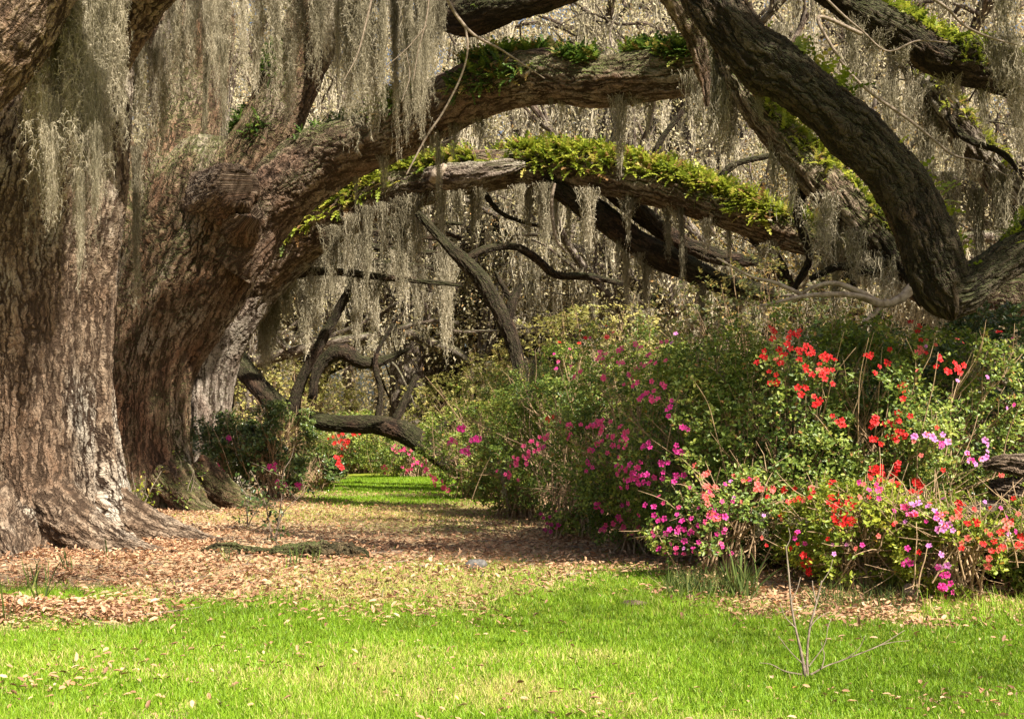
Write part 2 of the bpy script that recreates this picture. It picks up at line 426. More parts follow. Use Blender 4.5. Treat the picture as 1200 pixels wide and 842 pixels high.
# ------------------------------------------------------------------ grass blades
BL_V = np.array([[-.5, 0, 0], [.5, 0, 0], [-.38, .5, .08], [.38, .5, .08], [0, 1, .32]])
BL_Q = np.array([[0, 1, 3, 2]]); BL_T = np.array([[2, 3, 4]])
def blades(x, Y, h, w, tint, lean=.45, rg=rng):
    n = len(x); pos = np.stack([x, Y, ground_z(x, Y) - .004], -1)
    d = unit(np.stack([rg.normal(0, lean, n), rg.normal(0, lean, n), np.ones(n)], -1))
    M = frames(d, rdir(n, rg))
    tV = BL_V
    V = np.einsum('nij,nkj->nki', M, tV[None] * np.stack([w, h, h], -1)[:, None, :]) + pos[:, None, :]
    k = len(tV); off = (np.arange(n) * k)[:, None, None]
    return V.reshape(-1, 3), [(BL_Q[None] + off).reshape(-1, 4), (BL_T[None] + off).reshape(-1, 3)], np.repeat(tint, k)
acc = Acc()
n = 360000
Yr = 5.6 + (14.2 - 5.6) * rng.random(n) ** 1.35; xr = (rng.random(n) * 2 - 1) * (Yr * .47 + .3)
gg = grassiness(xr, Yr)
kp = rng.random(n) < gg ** 1.3
xr, Yr = xr[kp], Yr[kp]
pt = fbm(np.stack([xr * 1.3, Yr * 1.3, np.zeros_like(xr)], -1), 31, 3)
p2 = fbm(np.stack([xr * .45 + 7, Yr * .9, np.zeros_like(xr)], -1), 37, 3)
tn = np.clip(.47 + .3 * pt + .45 * p2 + rng.normal(0, .17, len(xr)), 0, .86)
dry = rng.random(len(xr)) < np.clip(.03 + .45 * (p2 - .16), .015, .3); tn[dry] = rng.uniform(.88, 1, dry.sum())
hh = (.035 + .03 * rng.random(len(xr))) * (1 + .5 * pt)
V, fs, tt = blades(xr, Yr, hh, .0035 + .003 * rng.random(len(xr)) + Yr * .00022, tn)
acc.add(V, fs, tt)
n = 60000
Yr = rng.uniform(22, 36, n); xr = rng.uniform(-6.5, .6, n); gg = grassiness(xr, Yr); kp = rng.random(n) < gg
xr, Yr = xr[kp], Yr[kp]
V, fs, tt = blades(xr, Yr, rng.uniform(.04, .08, len(xr)), np.full(len(xr), .014), np.clip(rng.normal(.42, .15, len(xr)), 0, .8))
acc.add(V, fs, tt)
n = 5200      # clover and small broad weeds
Yr = 5.6 + 6 * rng.random(n) ** 1.2; xr = rng.uniform(-1, 1, n) * Yr * .46
kp = (fbm(np.stack([xr * 1.6, Yr * 1.6, xr * 0], -1), 91, 3) > .12) & (rng.random(n) < grassiness(xr, Yr)); xr, Yr = xr[kp], Yr[kp]
V, fs = litter(xr, Yr, rng.uniform(.02, .045, len(xr)), .05); acc.add(V + np.array([0, 0, .02]), fs, np.repeat(rng.uniform(0, .35, len(xr)), 6))
n = 30000     # blond dry grass
px = np.concatenate([rng.normal(470, 75, n // 2), rng.normal(440, 110, n // 2)]); py = np.concatenate([rng.normal(690, 9, n // 2), rng.normal(603, 6, n // 2)])
Yr = CAM_Z * F / (py - HZ); xr = (px - 600) / F * Yr
V, fs, tt = blades(xr, Yr, rng.uniform(.03, .08, n), np.where(Yr < 15, .006, .011), np.where(rng.random(n) < .3, rng.uniform(.5, .8, n), rng.uniform(.86, 1, n)), .8)
acc.add(V, fs, tt)
n = 26000     # thin grass among the litter
Yr = rng.uniform(11, 22, n); xr = rng.uniform(-5, 3, n); gg = grassiness(xr, Yr); kp = rng.random(n) < np.clip(gg * .8 + .02, 0, 1)
xr, Yr = xr[kp], Yr[kp]
V, fs, tt = blades(xr, Yr, rng.uniform(.03, .07, len(xr)), np.full(len(xr), .009), np.clip(rng.normal(.5, .2, len(xr)), 0, 1))
acc.add(V, fs, tt)
o = link('grass', acc.mesh('grass', M_GRASS))
tag(o, 'short bright green grass of the lawn in front of the oaks', 'grass', kind='stuff')

# ------------------------------------------------------------------ leaf litter
acc = Acc()
n = 95000
Yr = 9 + 19 * rng.random(n) ** 1.5; xr = rng.uniform(-1, 1, n) * np.minimum(Yr * .47, 9)
gg = grassiness(xr, Yr)
kp = (rng.random(n) < (1 - gg) * np.clip(1.0 + .5 * fbm(np.stack([xr, Yr, xr * 0], -1), 41, 2), 0.2, 1))
xr, Yr = xr[kp], Yr[kp]
V, fs = litter(xr, Yr, rng.uniform(.022, .085, len(xr)), .06)
acc.add(V, fs, np.repeat(np.clip(.45 + .3 * fbm(np.stack([xr * .8, Yr * .8, xr * 0], -1), 47, 2) + rng.normal(0, .22, len(xr)), 0, 1), 6))
n = 2300     # stray leaves on the lawn
Yr = 5.6 + 6 * rng.random(n) ** 1.2; xr = rng.uniform(-1, 1, n) * Yr * .46
kp = rng.random(n) < np.clip(.35 + .9 * fbm(np.stack([xr * .9, Yr * .9, xr * 0], -1), 53, 2), 0, 1)
xr, Yr = xr[kp], Yr[kp]
V, fs = litter(xr, Yr, rng.uniform(.03, .065, len(xr)), .07); acc.add(V, fs, np.repeat(rng.uniform(.05, .75, len(xr)), 6))
for (cx, cy, sx, sy, k) in ((-4.3, 9.1, 1.0, .4, 3800), (.25, 6.2, .5, .2, 70), (2.35, 6.5, .5, .3, 110), (2.7, 6.1, .3, .2, 60), (3.3, 10.2, 1.1, .2, 420), (-2.6, 6.9, .35, .5, 110), (-5.4, 13.2, 1.6, .35, 2600), (-4.2, 14.4, .7, .6, 1500), (-5.6, 20.9, 1.2, .5, 1500)):
    xr = rng.normal(cx, sx * .6, k); Yr = rng.normal(cy, sy * .6, k)
    V, fs = litter(xr, Yr, rng.uniform(.03, .07, k), .05); acc.add(V, fs, np.repeat(rng.uniform(0, 1, k), 6))
o = link('fallen_leaves', acc.mesh('fallen_leaves', M_LITTER))
tag(o, 'brown and tan fallen oak leaves covering the ground by the trunks', 'leaf litter', kind='stuff')

acc = Acc(); trg = np.random.default_rng(19)
for k in range(420):
    Y = 8.5 + 13 * trg.random() ** 1.4; x = trg.uniform(-1, 1) * min(Y * .44, 6)
    if grassiness(np.array([x]), np.array([Y]))[0] > .35: continue
    a = trg.random() * 6.28; L = trg.uniform(.12, .7)
    c, _ = wander((x, Y, float(ground_z(np.array([x]), np.array([Y]))[0]) + .02), (cos(a), sin(a), .08), L, .007, .003, 4, .2, trg)
    c[:, 2] = ground_z(c[:, 0], c[:, 1]) + .02 + .02 * trg.random(len(c)); add_tube(acc, c, .06, 5, lump=0)
tag(link('fallen_twigs', acc.mesh('fallen_twigs', M_TWIG, True)), 'thin grey twigs strewn over the fallen leaves', 'twigs', kind='stuff')
# ------------------------------------------------------------------ Spanish moss
def beard_geo(L, W, ns, width, rg, curl=.05, seg_len=.07, curls=2):
    """strands hang from a knot line of width W, narrowing and thinning towards the tip"""
    Vs, Qs, Ts, As, n0 = [], [], [], [], 0
    for k in range(ns):
        lk = int(rg.integers(0, 7)); lr = np.random.default_rng(int(L * 1000) + lk * 31 + ns)
        a = lr.normal(0, .42) + rg.normal(0, .11)
        x0 = a * W; y0 = rg.normal(0, .25) * W
        l = L * np.clip((1.05 - .4 * abs(a)) * lr.uniform(.5, 1.05) - .4 * rg.random() ** 1.6, .12, 1)
        m_ = max(4, int(l / seg_len)); t = np.linspace(0, 1, m_ + 1)
        ph = rg.random(6) * 6.28; fr = rg.uniform(5, 14, 2)
        conv = 1 - .72 * t ** .8
        x = x0 * conv + curl * (.5 * np.sin(fr[0] * t * l + ph[0]) + .4 * np.sin(23 * t * l + ph[1])) + .10 * W * np.cumsum(rg.normal(0, .35, m_ + 1)) * t
        y = y0 * conv + curl * (.5 * np.sin(fr[1] * t * l + ph[2]) + .4 * np.sin(19 * t * l + ph[3])) + .10 * W * np.cumsum(rg.normal(0, .35, m_ + 1)) * t
        z = -t * l - (0.04 * rg.random())
        p = np.stack([x, y, z], -1)
        an = rg.random() * pi + np.cumsum(rg.normal(0, .5, m_ + 1)); w = width * (1.15 - .6 * t)
        sd = np.stack([np.cos(an), np.sin(an), 0 * an], -1) * w[:, None] * .5
        V = np.concatenate([p - sd, p + sd]); i = np.arange(m_)
        Q = np.stack([i, i + 1, m_ + 1 + i + 1, m_ + 1 + i], -1) + n0
        Vs.append(V); Qs.append(Q); n0 += len(V)
        ti = np.clip(rg.normal(.5, .18), 0, 1)
        As.append(np.clip(np.concatenate([ti + .25 * (t - .5)] * 2), 0, 1))
        c = m_ * curls; tk = rg.random(c); idx = np.minimum((tk * m_).astype(int), m_ - 1); fb = (tk * m_ - idx)[:, None]
        b = p[idx] * (1 - fb) + p[idx + 1] * fb
        d = np.stack([rg.normal(size=c), rg.normal(size=c), rg.normal(-.45, .55, c)], -1); d = unit(d) * (rg.uniform(.025, .075, c) * (curl / .05) ** .5)[:, None]
        sw = np.cross(d, rdir(c, rg)); sw = unit(sw) * width * .45
        mid = b + d * .55 + np.array([0, 0, .012]); tip = b + d + np.array([0, 0, -.014])
        V = np.stack([b - sw, b + sw, mid - sw * .9, mid + sw * .9, tip], 1).reshape(-1, 3)
        o5 = np.arange(c)[:, None] * 5 + n0
        Qs.append(o5 + np.array([[0, 1, 3, 2]])); Ts.append(o5 + np.array([[2, 3, 4]]))
        Vs.append(V); n0 += len(V); As.append(np.full(len(V), np.clip(ti + .18, 0, 1)))
    return np.concatenate(Vs), [np.concatenate(Qs), np.concatenate(Ts)], np.concatenate(As)
def beard_mesh(L, W, ns, width, seed, **k):
    V, f, a = beard_geo(L, W, ns, width, np.random.default_rng(seed), **k)
    return make_mesh('spanish_moss', V, f, M_MOSS, {'tint': a})
NEAR = [beard_mesh(1.0 * L, W, int(ns * .75), .0075, 100 + i, curl=.075, seg_len=.06, curls=3) for i, (L, W, ns) in enumerate(((2.6, .62, 170), (2.3, .5, 140), (1.7, .5, 120), (3.1, .42, 120), (1.2, .42, 90)))]
NEAR_L = (2.6, 2.3, 1.7, 3.1, 1.2)
MID = [beard_mesh(L, W, ns, .012, 200 + i, curl=.06, seg_len=.1, curls=2) for i, (L, W, ns) in enumerate(((1.6, .5, 90), (2.2, .55, 100), (1.0, .4, 60), (2.8, .6, 110)))]
MID_L = (1.6, 2.2, 1.0, 2.8)
brg = np.random.default_rng(77)
def beard(px, pt_, pb, Y, kind, label, group, wscale=None):
    """a beard from photo rows pt_ (top) to pb (tip) hanging at distance Y"""
    top = P(px, pt_, Y); L = (pb - pt_) / F * Y
    ms, Ls = (NEAR, NEAR_L) if kind == 'near' else (MID, MID_L)
    i = int(np.argmin([abs(math.log(L / l)) + .35 * brg.random() for l in Ls]))
    o = bpy.data.objects.new('spanish_moss', ms[i]); COL.objects.link(o)
    s = L / Ls[i]
    o.location = top; w = wscale or brg.uniform(.8, 1.2)
    o.scale = (w, w, s); o.rotation_euler = (0, 0, brg.random() * 6.28)
    tag(o, label, 'moss', group)
    return o

# ------------------------------------------------------------------ ferns on limbs
FR_V = [[0, 0, 0]]; FR_F = []
def frond_template(np_=5):
    V = []; T = []; Q = []
    ys = np.linspace(0, 1, np_ + 2); zc = -.35 * ys ** 2
    for k in range(np_ + 1):
        y0, y1 = ys[k], ys[k + 1]; z0, z1 = zc[k], zc[k + 1]
        w = .24 * (1 - (y0 - .3) ** 2 * 1.5) * (1 - .55 * y0)
        b = len(V)
        V += [[0, y0, z0], [w, y0 + .13, z0 - .04], [w * .75, y0 + .2, z0 - .05], [0, y1, z1], [-w, y0 + .13, z0 - .04], [-w * .75, y0 + .2, z0 - .05]]
        Q += [[b, b + 1, b + 2, b + 3], [b, b + 3, b + 5, b + 4]]
    return np.array(V), np.array(Q)
FR_V, FR_F = frond_template(4)
def ferns(name, ctrl, s0, s1, n, size, mat, label, amin=-1.2, amax=1.2, seed=0, lift=0.0, tint=(.5, .25), side=0.0, noise=.2):
    rg = np.random.default_rng(seed)
    C = catmull(ctrl, .05); p = C[:, :3]; r = C[:, 3]
    T = unit(np.gradient(p, axis=0)); up = np.array([0, 0, 1.0])
    u = rg.random(n * 2) * (s1 - s0) + s0; idx = (u * (len(p) - 1)).astype(int)
    a = np.clip(rg.normal((amin + amax) / 2, (amax - amin) * .30, n * 2), amin - .5, amax + .35)
    kk = vnoise(np.stack([u * 14, a * 1.2, u * 0 + seed], -1), seed) > -noise - .3 * np.cos(a)
    idx, a = idx[kk][:n], a[kk][:n]; n = len(idx)
    t = T[idx]; U = up - t * t[:, 2:3]; U = unit(U); W = np.cross(t, U)      # W horizontal
    W = W * np.where((W[:, 1:2] > 0), -1, 1)                                   # towards the viewer's side
    nrm = U * np.cos(a)[:, None] + W * np.sin(a)[:, None]
    pos = p[idx] + nrm * (r[idx] * .97)[:, None] + rg.normal(0, .02, (n, 3))
    d = unit(nrm * .8 + rdir(n, rg) * .75 + up * .15)
    M = frames(d, nrm * .3 + up * .8 + rdir(n, rg) * .4)
    V, fs = scatter(FR_V, FR_F, pos, M, size * rg.uniform(.35, 1.3, n))
    k = len(FR_V)
    me = make_mesh(name, V, fs, mat, {'tint': np.repeat(np.clip(rg.normal(tint[0], tint[1], n), 0, 1), k)})
    o = link(name, me); tag(o, label, 'fern', kind='stuff')
    return o

# ------------------------------------------------------------------ leafy crowns
def crown_geo(blobs, size, rg, tint=(.5, .25), clump=.35, fine=True):
    pos = []
    for (c, rad, n) in blobs:
        nc = max(3, n // 60)
        cc = rdir(nc, rg) * (rg.random(nc) ** .45)[:, None] * np.asarray(rad) + np.asarray(c)
        pos.append(cc[rg.integers(0, nc, n)] + rg.normal(0, clump, (n, 3)) * np.array([1, 1, .6]))
    pos = np.concatenate(pos); n = len(pos)
    d = unit(rdir(n, rg) + np.array([0, 0, -.15])); nn = rdir(n, rg) * .7 + np.array([0, 0, 1.0])
    tV, tF = (LF_V, LF_F) if fine else (LF_Vf, LF_Ff)
    V, fs = scatter(tV, tF, pos, frames(d, nn), size * rg.uniform(.6, 1.3, n))
    return V, fs, np.repeat(np.clip(rg.normal(tint[0], tint[1], n), 0, 1), len(tV))
def crown(name, blobs, size, mat, parent, seed, origin=(0, 0, 0), **k):
    V, fs, t = crown_geo(blobs, size, np.random.default_rng(seed), **k)
    return link(name, make_mesh(name, V - np.asarray(origin), fs, mat, {'tint': t}), parent)

# =================================================================== OAK 1 (nearest, left)
def root_flare(h, amt, lobes, seed, right=0.0):
    rg = np.random.default_rng(seed); ph = rg.random(3) * 6.28
    def f(S, TH, CT, ST):
        e = np.exp(-S / h)
        l = .5 + .28 * np.sin(lobes * TH + ph[0]) + .22 * np.sin((lobes + 2) * TH + ph[1])
        flut = 1 + .05 * np.sin(lobes * TH + ph[0] + S * .25) + .035 * np.sin((2 * lobes + 1) * TH + ph[2] - S * .3)
        gr = .12 * np.exp(-((np.sin((TH - ph[1] - .12 * S) * 1.5)) / .10) ** 2)          # deep seams between the roots' ribs
        root = np.exp(-S / (h * .35)) * np.maximum(np.sin((lobes + 1) * TH + ph[2]), 0) ** 2 * .35
        return flut * (1 - gr) * (1 + amt * e * (.35 + .9 * l) + root)
    return f
b1 = np.array([-5.95, 14.9, 0.0])
t1 = empty('oak_tree', b1, 'nearest huge live oak with thick furrowed brown trunk at the left of the lawn', 'tree')
tr1 = np.array([[-5.95, 14.9, -.15, 1.0], [-5.95, 14.9, .6, .98], [-5.98, 14.9, 1.6, .93], [-6.0, 14.9, 2.6, .93], [-6.0, 14.9, 3.6, 1.02], [-5.85, 14.9, 4.6, 1.0], [-5.6, 15.0, 6.2, .8], [-5.4, 15.2, 8.0, .55]])
tube('trunk', tr1, M_BARK1, t1, ds=.02, nth=330, lump=.06, lump_f=1.6, seed=3, flare=root_flare(.55, .5, 5, 4), origin=b1)
def root(par, org, mat, pts, seed):
    c = np.array(pts, float); c[:, 2] += ground_z(c[:, 0], c[:, 1]); tube('root', c, mat, par, ds=.025, nth=60, lump=.22, lump_f=1.8, seed=seed, origin=org)
root(t1, b1, M_BARK1, [(-5.5, 14.2, .5, .34), (-5.0, 13.9, .22, .30), (-4.6, 13.75, .06, .2), (-4.2, 13.7, -.02, .11), (-3.8, 13.8, -.06, .05)], 1)
root(t1, b1, M_BARK1, [(-5.9, 14.0, .45, .36), (-5.75, 13.55, .15, .30), (-5.55, 13.3, .0, .2), (-5.4, 13.05, -.08, .1)], 2)
root(t1, b1, M_BARK1, [(-5.3, 14.9, .5, .34), (-4.7, 14.9, .2, .28), (-4.2, 15.0, .04, .18), (-3.7, 15.2, -.05, .08)], 3)
root(t1, b1, M_BARK1, [(-6.5, 14.1, .4, .34), (-6.8, 13.6, .12, .26), (-7.0, 13.2, -.04, .14)], 4)
L1 = [np.array([[-6.3, 14.6, 3.0, .75], [-6.9, 14.2, 4.0, .55], [-7.3, 13.8, 5.0, .42], [-8.4, 13, 6.2, .3], [-10, 12, 7, .2]]),
      limb([(-120, 190, 12.4, 60), (-40, 100, 12.3, 85), (20, 30, 12.2, 85), (75, -50, 12.0, 70), (150, -130, 11.4, 60), (260, -220, 11, 45)]),
      np.array([[-5.6, 14.6, 5.4, .5], [-4.2, 13.6, 6.6, .4], [-2.4, 12.9, 7.2, .3], [-.4, 12.3, 7.5, .22], [2, 11.6, 7.9, .12]]),
      np.array([[-5.5, 15.2, 6.0, .5], [-4.6, 16.2, 7.8, .4], [-3.2, 17, 9, .28], [-1, 17.6, 10, .16]]),
      np.array([[-5.9, 14.6, 5.6, .5], [-6.2, 12.8, 7.0, .35], [-6, 10.5, 7.8, .25], [-5, 8, 8.4, .14]])]
for c in L1: tube('limb', c, M_BARK1, t1, ds=.04, nth=90, lump=.08, seed=8, origin=b1)
V, f, bk = tube_geo(np.array([[-7.8, 13.4, 5.7, .3], [-7.3, 12.7, 5.2, .38], [-6.4, 12.3, 5.0, .3]]), .05, 60)
crown('crown', [((-3, 12.5, 9), (3.2, 2.2, 1.2), 7000), ((-1.9, 9.7, 8.3), (1.7, 1.3, .5), 1900), ((-6, 9, 9.4), (2.4, 2.4, 1.0), 4000), ((-2.7, 17.3, 10.2), (2.6, 1.6, .9), 8000), ((-8, 14, 9.5), (2.5, 2.5, 1.4), 6000)], .075, M_OAKLEAF, t1, 5, origin=b1, clump=.45)  # some of these out-of-view leaf clumps are added to shade the trunks

# =================================================================== OAK 2 (leaning trunk, upper arch)
b2 = np.array([-6.55, 22.4, 0.0])
t2 = empty('oak_tree', b2, 'second live oak leaning right with a long fern-topped limb arching high over the path', 'tree')
tr2 = limb([(176, 604, 22.4, 104), (174, 560, 22.4, 98), (172, 500, 22.4, 92), (178, 430, 22.4, 96), (200, 360, 22.4, 122), (234, 290, 22.4, 134), (252, 230, 22.4, 130), (262, 180, 22.6, 90)])
tube('trunk', tr2, M_BARK2, t2, ds=.028, nth=260, lump=.10, lump_f=1.9, seed=13, flare=root_flare(.5, .55, 4, 15), origin=b2)
root(t2, b2, M_BARK2, [(-6.2, 21.7, .6, .36), (-5.8, 21.3, .25, .3), (-5.5, 21.1, .05, .2), (-5.1, 20.95, -.06, .08)], 5)
root(t2, b2, M_BARK2, [(-5.9, 22.2, .7, .36), (-5.3, 22.1, .25, .3), (-4.8, 22.0, .05, .18), (-4.3, 22.0, -.06, .07)], 6)
upper = limb([(262, 300, 22.2, 92), (318, 234, 22.0, 80), (380, 186, 21.6, 76), (450, 159, 21.0, 67), (520, 124, 20.2, 66), (575, 100, 19.6, 62), (640, 88, 19.0, 60), (700, 94, 18.4, 58), (760, 88, 17.9, 56), (815, 82, 17.5, 50), (842, 66, 17.3, 40), (848, 20, 17.0, 36), (860, -60, 16.6, 30), (900, -140, 16, 20)])
steep = limb([(240, 300, 22.3, 92), (282, 215, 22.1, 74), (320, 140, 22.0, 70), (355, 60, 21.9, 66), (392, -20, 21.8, 62), (440, -110, 21.5, 50), (520, -200, 21, 34)])
mid2 = limb([(215, 300, 22.6, 100), (205, 210, 22.9, 84), (225, 120, 23.2, 74), (240, 30, 23.4, 64), (230, -80, 23.6, 50), (200, -180, 24, 36)])
left2 = limb([(190, 330, 22.6, 90), (150, 230, 22.8, 66), (110, 130, 23, 56), (60, 20, 23.2, 46), (-10, -90, 23.4, 34)])
top2 = limb([(420, -90, 20.8, 60), (500, -20, 19.8, 52), (545, 18, 19.2, 50), (600, 4, 18.6, 38), (680, -20, 18.2, 30), (780, -70, 17.8, 20)])
for c in (upper, steep, mid2, left2): tube('limb', c, M_BARK2 if c is not upper else M_BARKL, t2, ds=.035, nth=120, lump=.10, seed=21, origin=b2)
tube('limb', top2, M_BARKD_SHADE, t2, ds=.035, nth=80, lump=.1, seed=22, origin=b2)
# healed branch knot above the fork
kc = P(276, 222, 21.15)
M_KNOT = bark_mat('healed_knot', sc=1.6, depth=.05, lich=.3, rust=.8)
kn = limb([(255, 236, 21.8, 78), (266, 227, 21.3, 66), (274, 221, 20.95, 58), (279, 218, 20.8, 48), (280, 217, 20.76, 34), (280, 217, 20.86, 20), (280, 217, 20.98, 6)])
tube('knot', kn, M_KNOT, t2, ds=.03, nth=60, lump=.16, lump_f=2.2, seed=5, origin=b2)
kn = limb([(280, 262, 21.7, 60), (287, 257, 21.25, 46), (291, 254, 21.05, 30), (291, 253, 21.06, 9)])
tube('knot', kn, M_KNOT, t2, ds=.03, nth=50, lump=.18, lump_f=2.2, seed=6, origin=b2)
crown('crown', [((-4, 22, 11.8), (4, 3, 1.5), 4500), ((1.5, 18, 10), (3.5, 2.5, 1.1), 1300), ((-9, 23, 11.5), (3, 3, 1.5), 5000)], .085, M_OAKLEAF, t2, 6, origin=b2, clump=.45)

# =================================================================== OAK 3 (grey trunk behind, lower arch)
b3 = np.array([-7.2, 28.0, 0.0])
t3 = empty('oak_tree', b3, 'third live oak, grey trunk just behind, whose lower limb is thick with bright ferns', 'tree')
tr3 = limb([(243, 578, 28, 74), (241, 540, 28, 62), (240, 480, 28, 60), (244, 420, 28, 74), (262, 372, 27.8, 78), (300, 325, 27.5, 70), (345, 285, 27.2, 62)])
tube('trunk', tr3, M_BARK3, t3, ds=.035, nth=180, lump=.10, lump_f=1.7, seed=31, flare=root_flare(.5, .5, 5, 32), origin=b3)
lower = limb([(300, 325, 27.5, 66), (345, 286, 27.1, 60), (400, 252, 26.6, 54), (455, 225, 26.2, 52), (510, 209, 25.8, 50), (570, 200, 25.2, 46), (650, 197, 24.5, 48), (720, 206, 23.8, 46), (790, 222, 23.2, 46), (860, 246, 22.6, 46), (920, 270, 22.1, 40), (980, 292, 21.6, 32), (1030, 312, 21.2, 24), (1080, 330, 20.8, 16)])
tube('limb', lower, M_BARKL, t3, ds=.04, nth=100, lump=.10, seed=33, origin=b3)
fork3 = limb([(640, 206, 24.4, 30), (700, 250, 24.2, 30), (752, 288, 24.0, 30), (800, 312, 23.8, 28), (850, 334, 23.6, 24), (905, 345, 23.4, 18)])
tube('limb', fork3, M_BARKD_SHADE, t3, ds=.05, nth=60, lump=.1, seed=34, origin=b3)
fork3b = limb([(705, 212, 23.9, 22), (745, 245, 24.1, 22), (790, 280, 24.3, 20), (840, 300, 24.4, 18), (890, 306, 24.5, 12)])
tube('limb', fork3b, M_BARKD_SHADE, t3, ds=.05, nth=48, lump=.1, seed=35, origin=b3)
up3 = limb([(244, 430, 28.0, 56), (220, 340, 28.4, 48), (205, 220, 28.8, 42), (190, 60, 29.2, 34), (170, -80, 29.5, 26)])
tube('limb', up3, M_BARK3, t3, ds=.05, nth=80, lump=.1, seed=36, origin=b3)
stub = limb([(614, 192, 24.25, 6), (590, 197, 24.1, 18), (565, 202, 24.1, 24), (535, 206, 24.3, 26), (512, 208, 24.6, 25), (502, 209, 24.8, 20)])
tube('torn_stub', stub, M_BARK3, t3, ds=.03, nth=60, lump=.3, lump_f=2.5, seed=37, origin=b3)
st2 = limb([(506, 212, 24.3, 10), (512, 204, 24.2, 14), (522, 194, 24.2, 8)])
tube('torn_stub', st2, M_PALE, t3, ds=.03, nth=24, lump=.2, seed=38, origin=b3)
crown('crown', [((-6, 28.5, 13.5), (4, 3, 1.6), 2500), ((-10, 29, 11), (3, 3, 1.6), 2500), ((-1, 27, 14.6), (4, 3, 1.4), 1500)], .1, M_OAKLEAF, t3, 7, origin=b3, clump=.5)

# =================================================================== OAK 4 (right, dark limb)
b4 = np.array([8.6, 12.4, 0.0])
t4 = empty('oak_tree', b4, 'live oak whose dark shaded limb sweeps down to an elbow over the red azaleas', 'tree')
tube('trunk', np.array([[8.6, 12.4, -.1, 1.0], [8.6, 12.4, 1.0, .85], [8.5, 12.3, 2.4, .85], [8.3, 12.1, 4.0, .7], [8.0, 11.8, 6, .5], [7.8, 11.4, 8, .3]]), M_BARKD_SHADE, t4, ds=.05, nth=120, lump=.1, seed=41, flare=root_flare(.5, .5, 5, 42), origin=b4)
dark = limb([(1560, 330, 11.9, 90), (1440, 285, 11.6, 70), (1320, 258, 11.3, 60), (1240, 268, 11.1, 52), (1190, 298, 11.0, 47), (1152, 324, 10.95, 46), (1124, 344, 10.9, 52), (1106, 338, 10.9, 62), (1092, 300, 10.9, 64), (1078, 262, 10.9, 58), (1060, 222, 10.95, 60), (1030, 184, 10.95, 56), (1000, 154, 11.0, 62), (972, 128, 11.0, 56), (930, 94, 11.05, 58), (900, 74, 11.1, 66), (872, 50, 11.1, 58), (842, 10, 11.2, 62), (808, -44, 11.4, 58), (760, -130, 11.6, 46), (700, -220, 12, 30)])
tube('limb', dark, M_BARKD_SHADE, t4, ds=.02, nth=130, lump=.17, lump_f=1.7, seed=43, origin=b4)
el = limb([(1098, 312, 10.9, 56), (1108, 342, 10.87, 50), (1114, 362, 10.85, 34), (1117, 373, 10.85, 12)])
tube('knob', el, M_BARKD_SHADE, t4, ds=.03, nth=50, lump=.15, seed=44, origin=b4)
stubd = limb([(772, -40, 12.6, 32), (800, 10, 12.7, 30), (812, 45, 12.8, 28), (826, 100, 12.9, 18)])
stubd = limb([(740, -80, 12.4, 34), (790, 0, 12.6, 26), (812, 40, 12.7, 22), (824, 84, 12.8, 14), (827, 106, 12.8, 7), (828, 124, 12.8, 2)])
tube('limb', stubd, M_BARKL, t4, ds=.04, nth=50, lump=.1, seed=45, origin=b4)
l45 = [np.array([[8.1, 11.9, 5.5, .4], [6.8, 10.6, 7, .3], [5, 9.2, 8, .2], [3, 8, 8.6, .1]]), np.array([[8, 11.8, 6, .4], [7.5, 9.5, 7.4, .28], [7.4, 7, 8.2, .16]]), np.array([[7.9, 11.6, 7, .3], [6, 12.4, 8.4, .22], [3.4, 12.8, 9, .12]])]
for c in l45: tube('limb', c, M_BARKD_SHADE, t4, ds=.06, nth=50, lump=.1, seed=46, origin=b4)
crown('crown', [((6.9, 8.8, 8.6), (2.5, 1.7, .9), 30000), ((3.2, 10.6, 8.9), (1.8, 2.0, .8), 3500), ((9.2, 11, 9), (1.9, 2.2, 1.2), 6000), ((4.6, 12.8, 9.6), (2.6, 1.4, .9), 1800), ((8.4, 14.5, 10.2), (2.4, 1.6, .9), 1500), ((6.3, 7.7, 8.5), (1.5, .8, .5), 5000), ((1.5, 5.5, 8.8), (1.2, 1.2, .5), 1500), ((6, 3.5, 8.6), (2.0, 1.2, .5), 900), ((8.5, 1.5, 8.6), (2.0, 1.4, .5), 1000)], .10, M_OAKLEAF, t4, 8, origin=b4, clump=.4)  # unseen leaf blobs, some added to cast shade on limb, path and lawn

# =================================================================== OAK 5 (right, behind: ferny limbs)
b5 = np.array([9.6, 17.6, 0.0])
t5 = empty('oak_tree', b5, 'live oak behind the dark elbow limb, with ferny limbs reaching left above the shrubs', 'tree')
tube('trunk', np.array([[9.6, 17.6, -.1, 1.0], [9.6, 17.6, 1.2, .85], [9.5, 17.5, 3, .8], [9.3, 17.2, 5, .6], [9, 17, 8, .4]]), M_BARK2, t5, ds=.06, nth=100, lump=.1, seed=51, flare=root_flare(.5, .5, 5, 52), origin=b5)
f5a = limb([(1330, 330, 16.8, 70), (1240, 345, 16.3, 56), (1160, 345, 15.9, 50), (1090, 332, 15.6, 48), (1050, 302, 15.5, 46), (1010, 262, 15.5, 46), (962, 212, 15.6, 44), (918, 164, 15.7, 38), (886, 126, 15.8, 34), (850, 60, 16, 28), (800, -40, 16.4, 20)])
f5b = limb([(1420, 130, 17, 66), (1300, 110, 16.2, 56), (1220, 96, 15.7, 52), (1160, 80, 15.3, 50), (1100, 64, 15.0, 48), (1050, 34, 14.8, 42), (990, 2, 14.7, 36), (930, -40, 14.6, 28)])
f5c = limb([(1340, 330, 17.4, 54), (1270, 300, 17.3, 42), (1210, 258, 17.2, 38), (1155, 190, 17.2, 36), (1105, 122, 17.2, 34), (1066, 66, 17.3, 30), (1020, -10, 17.5, 24)])
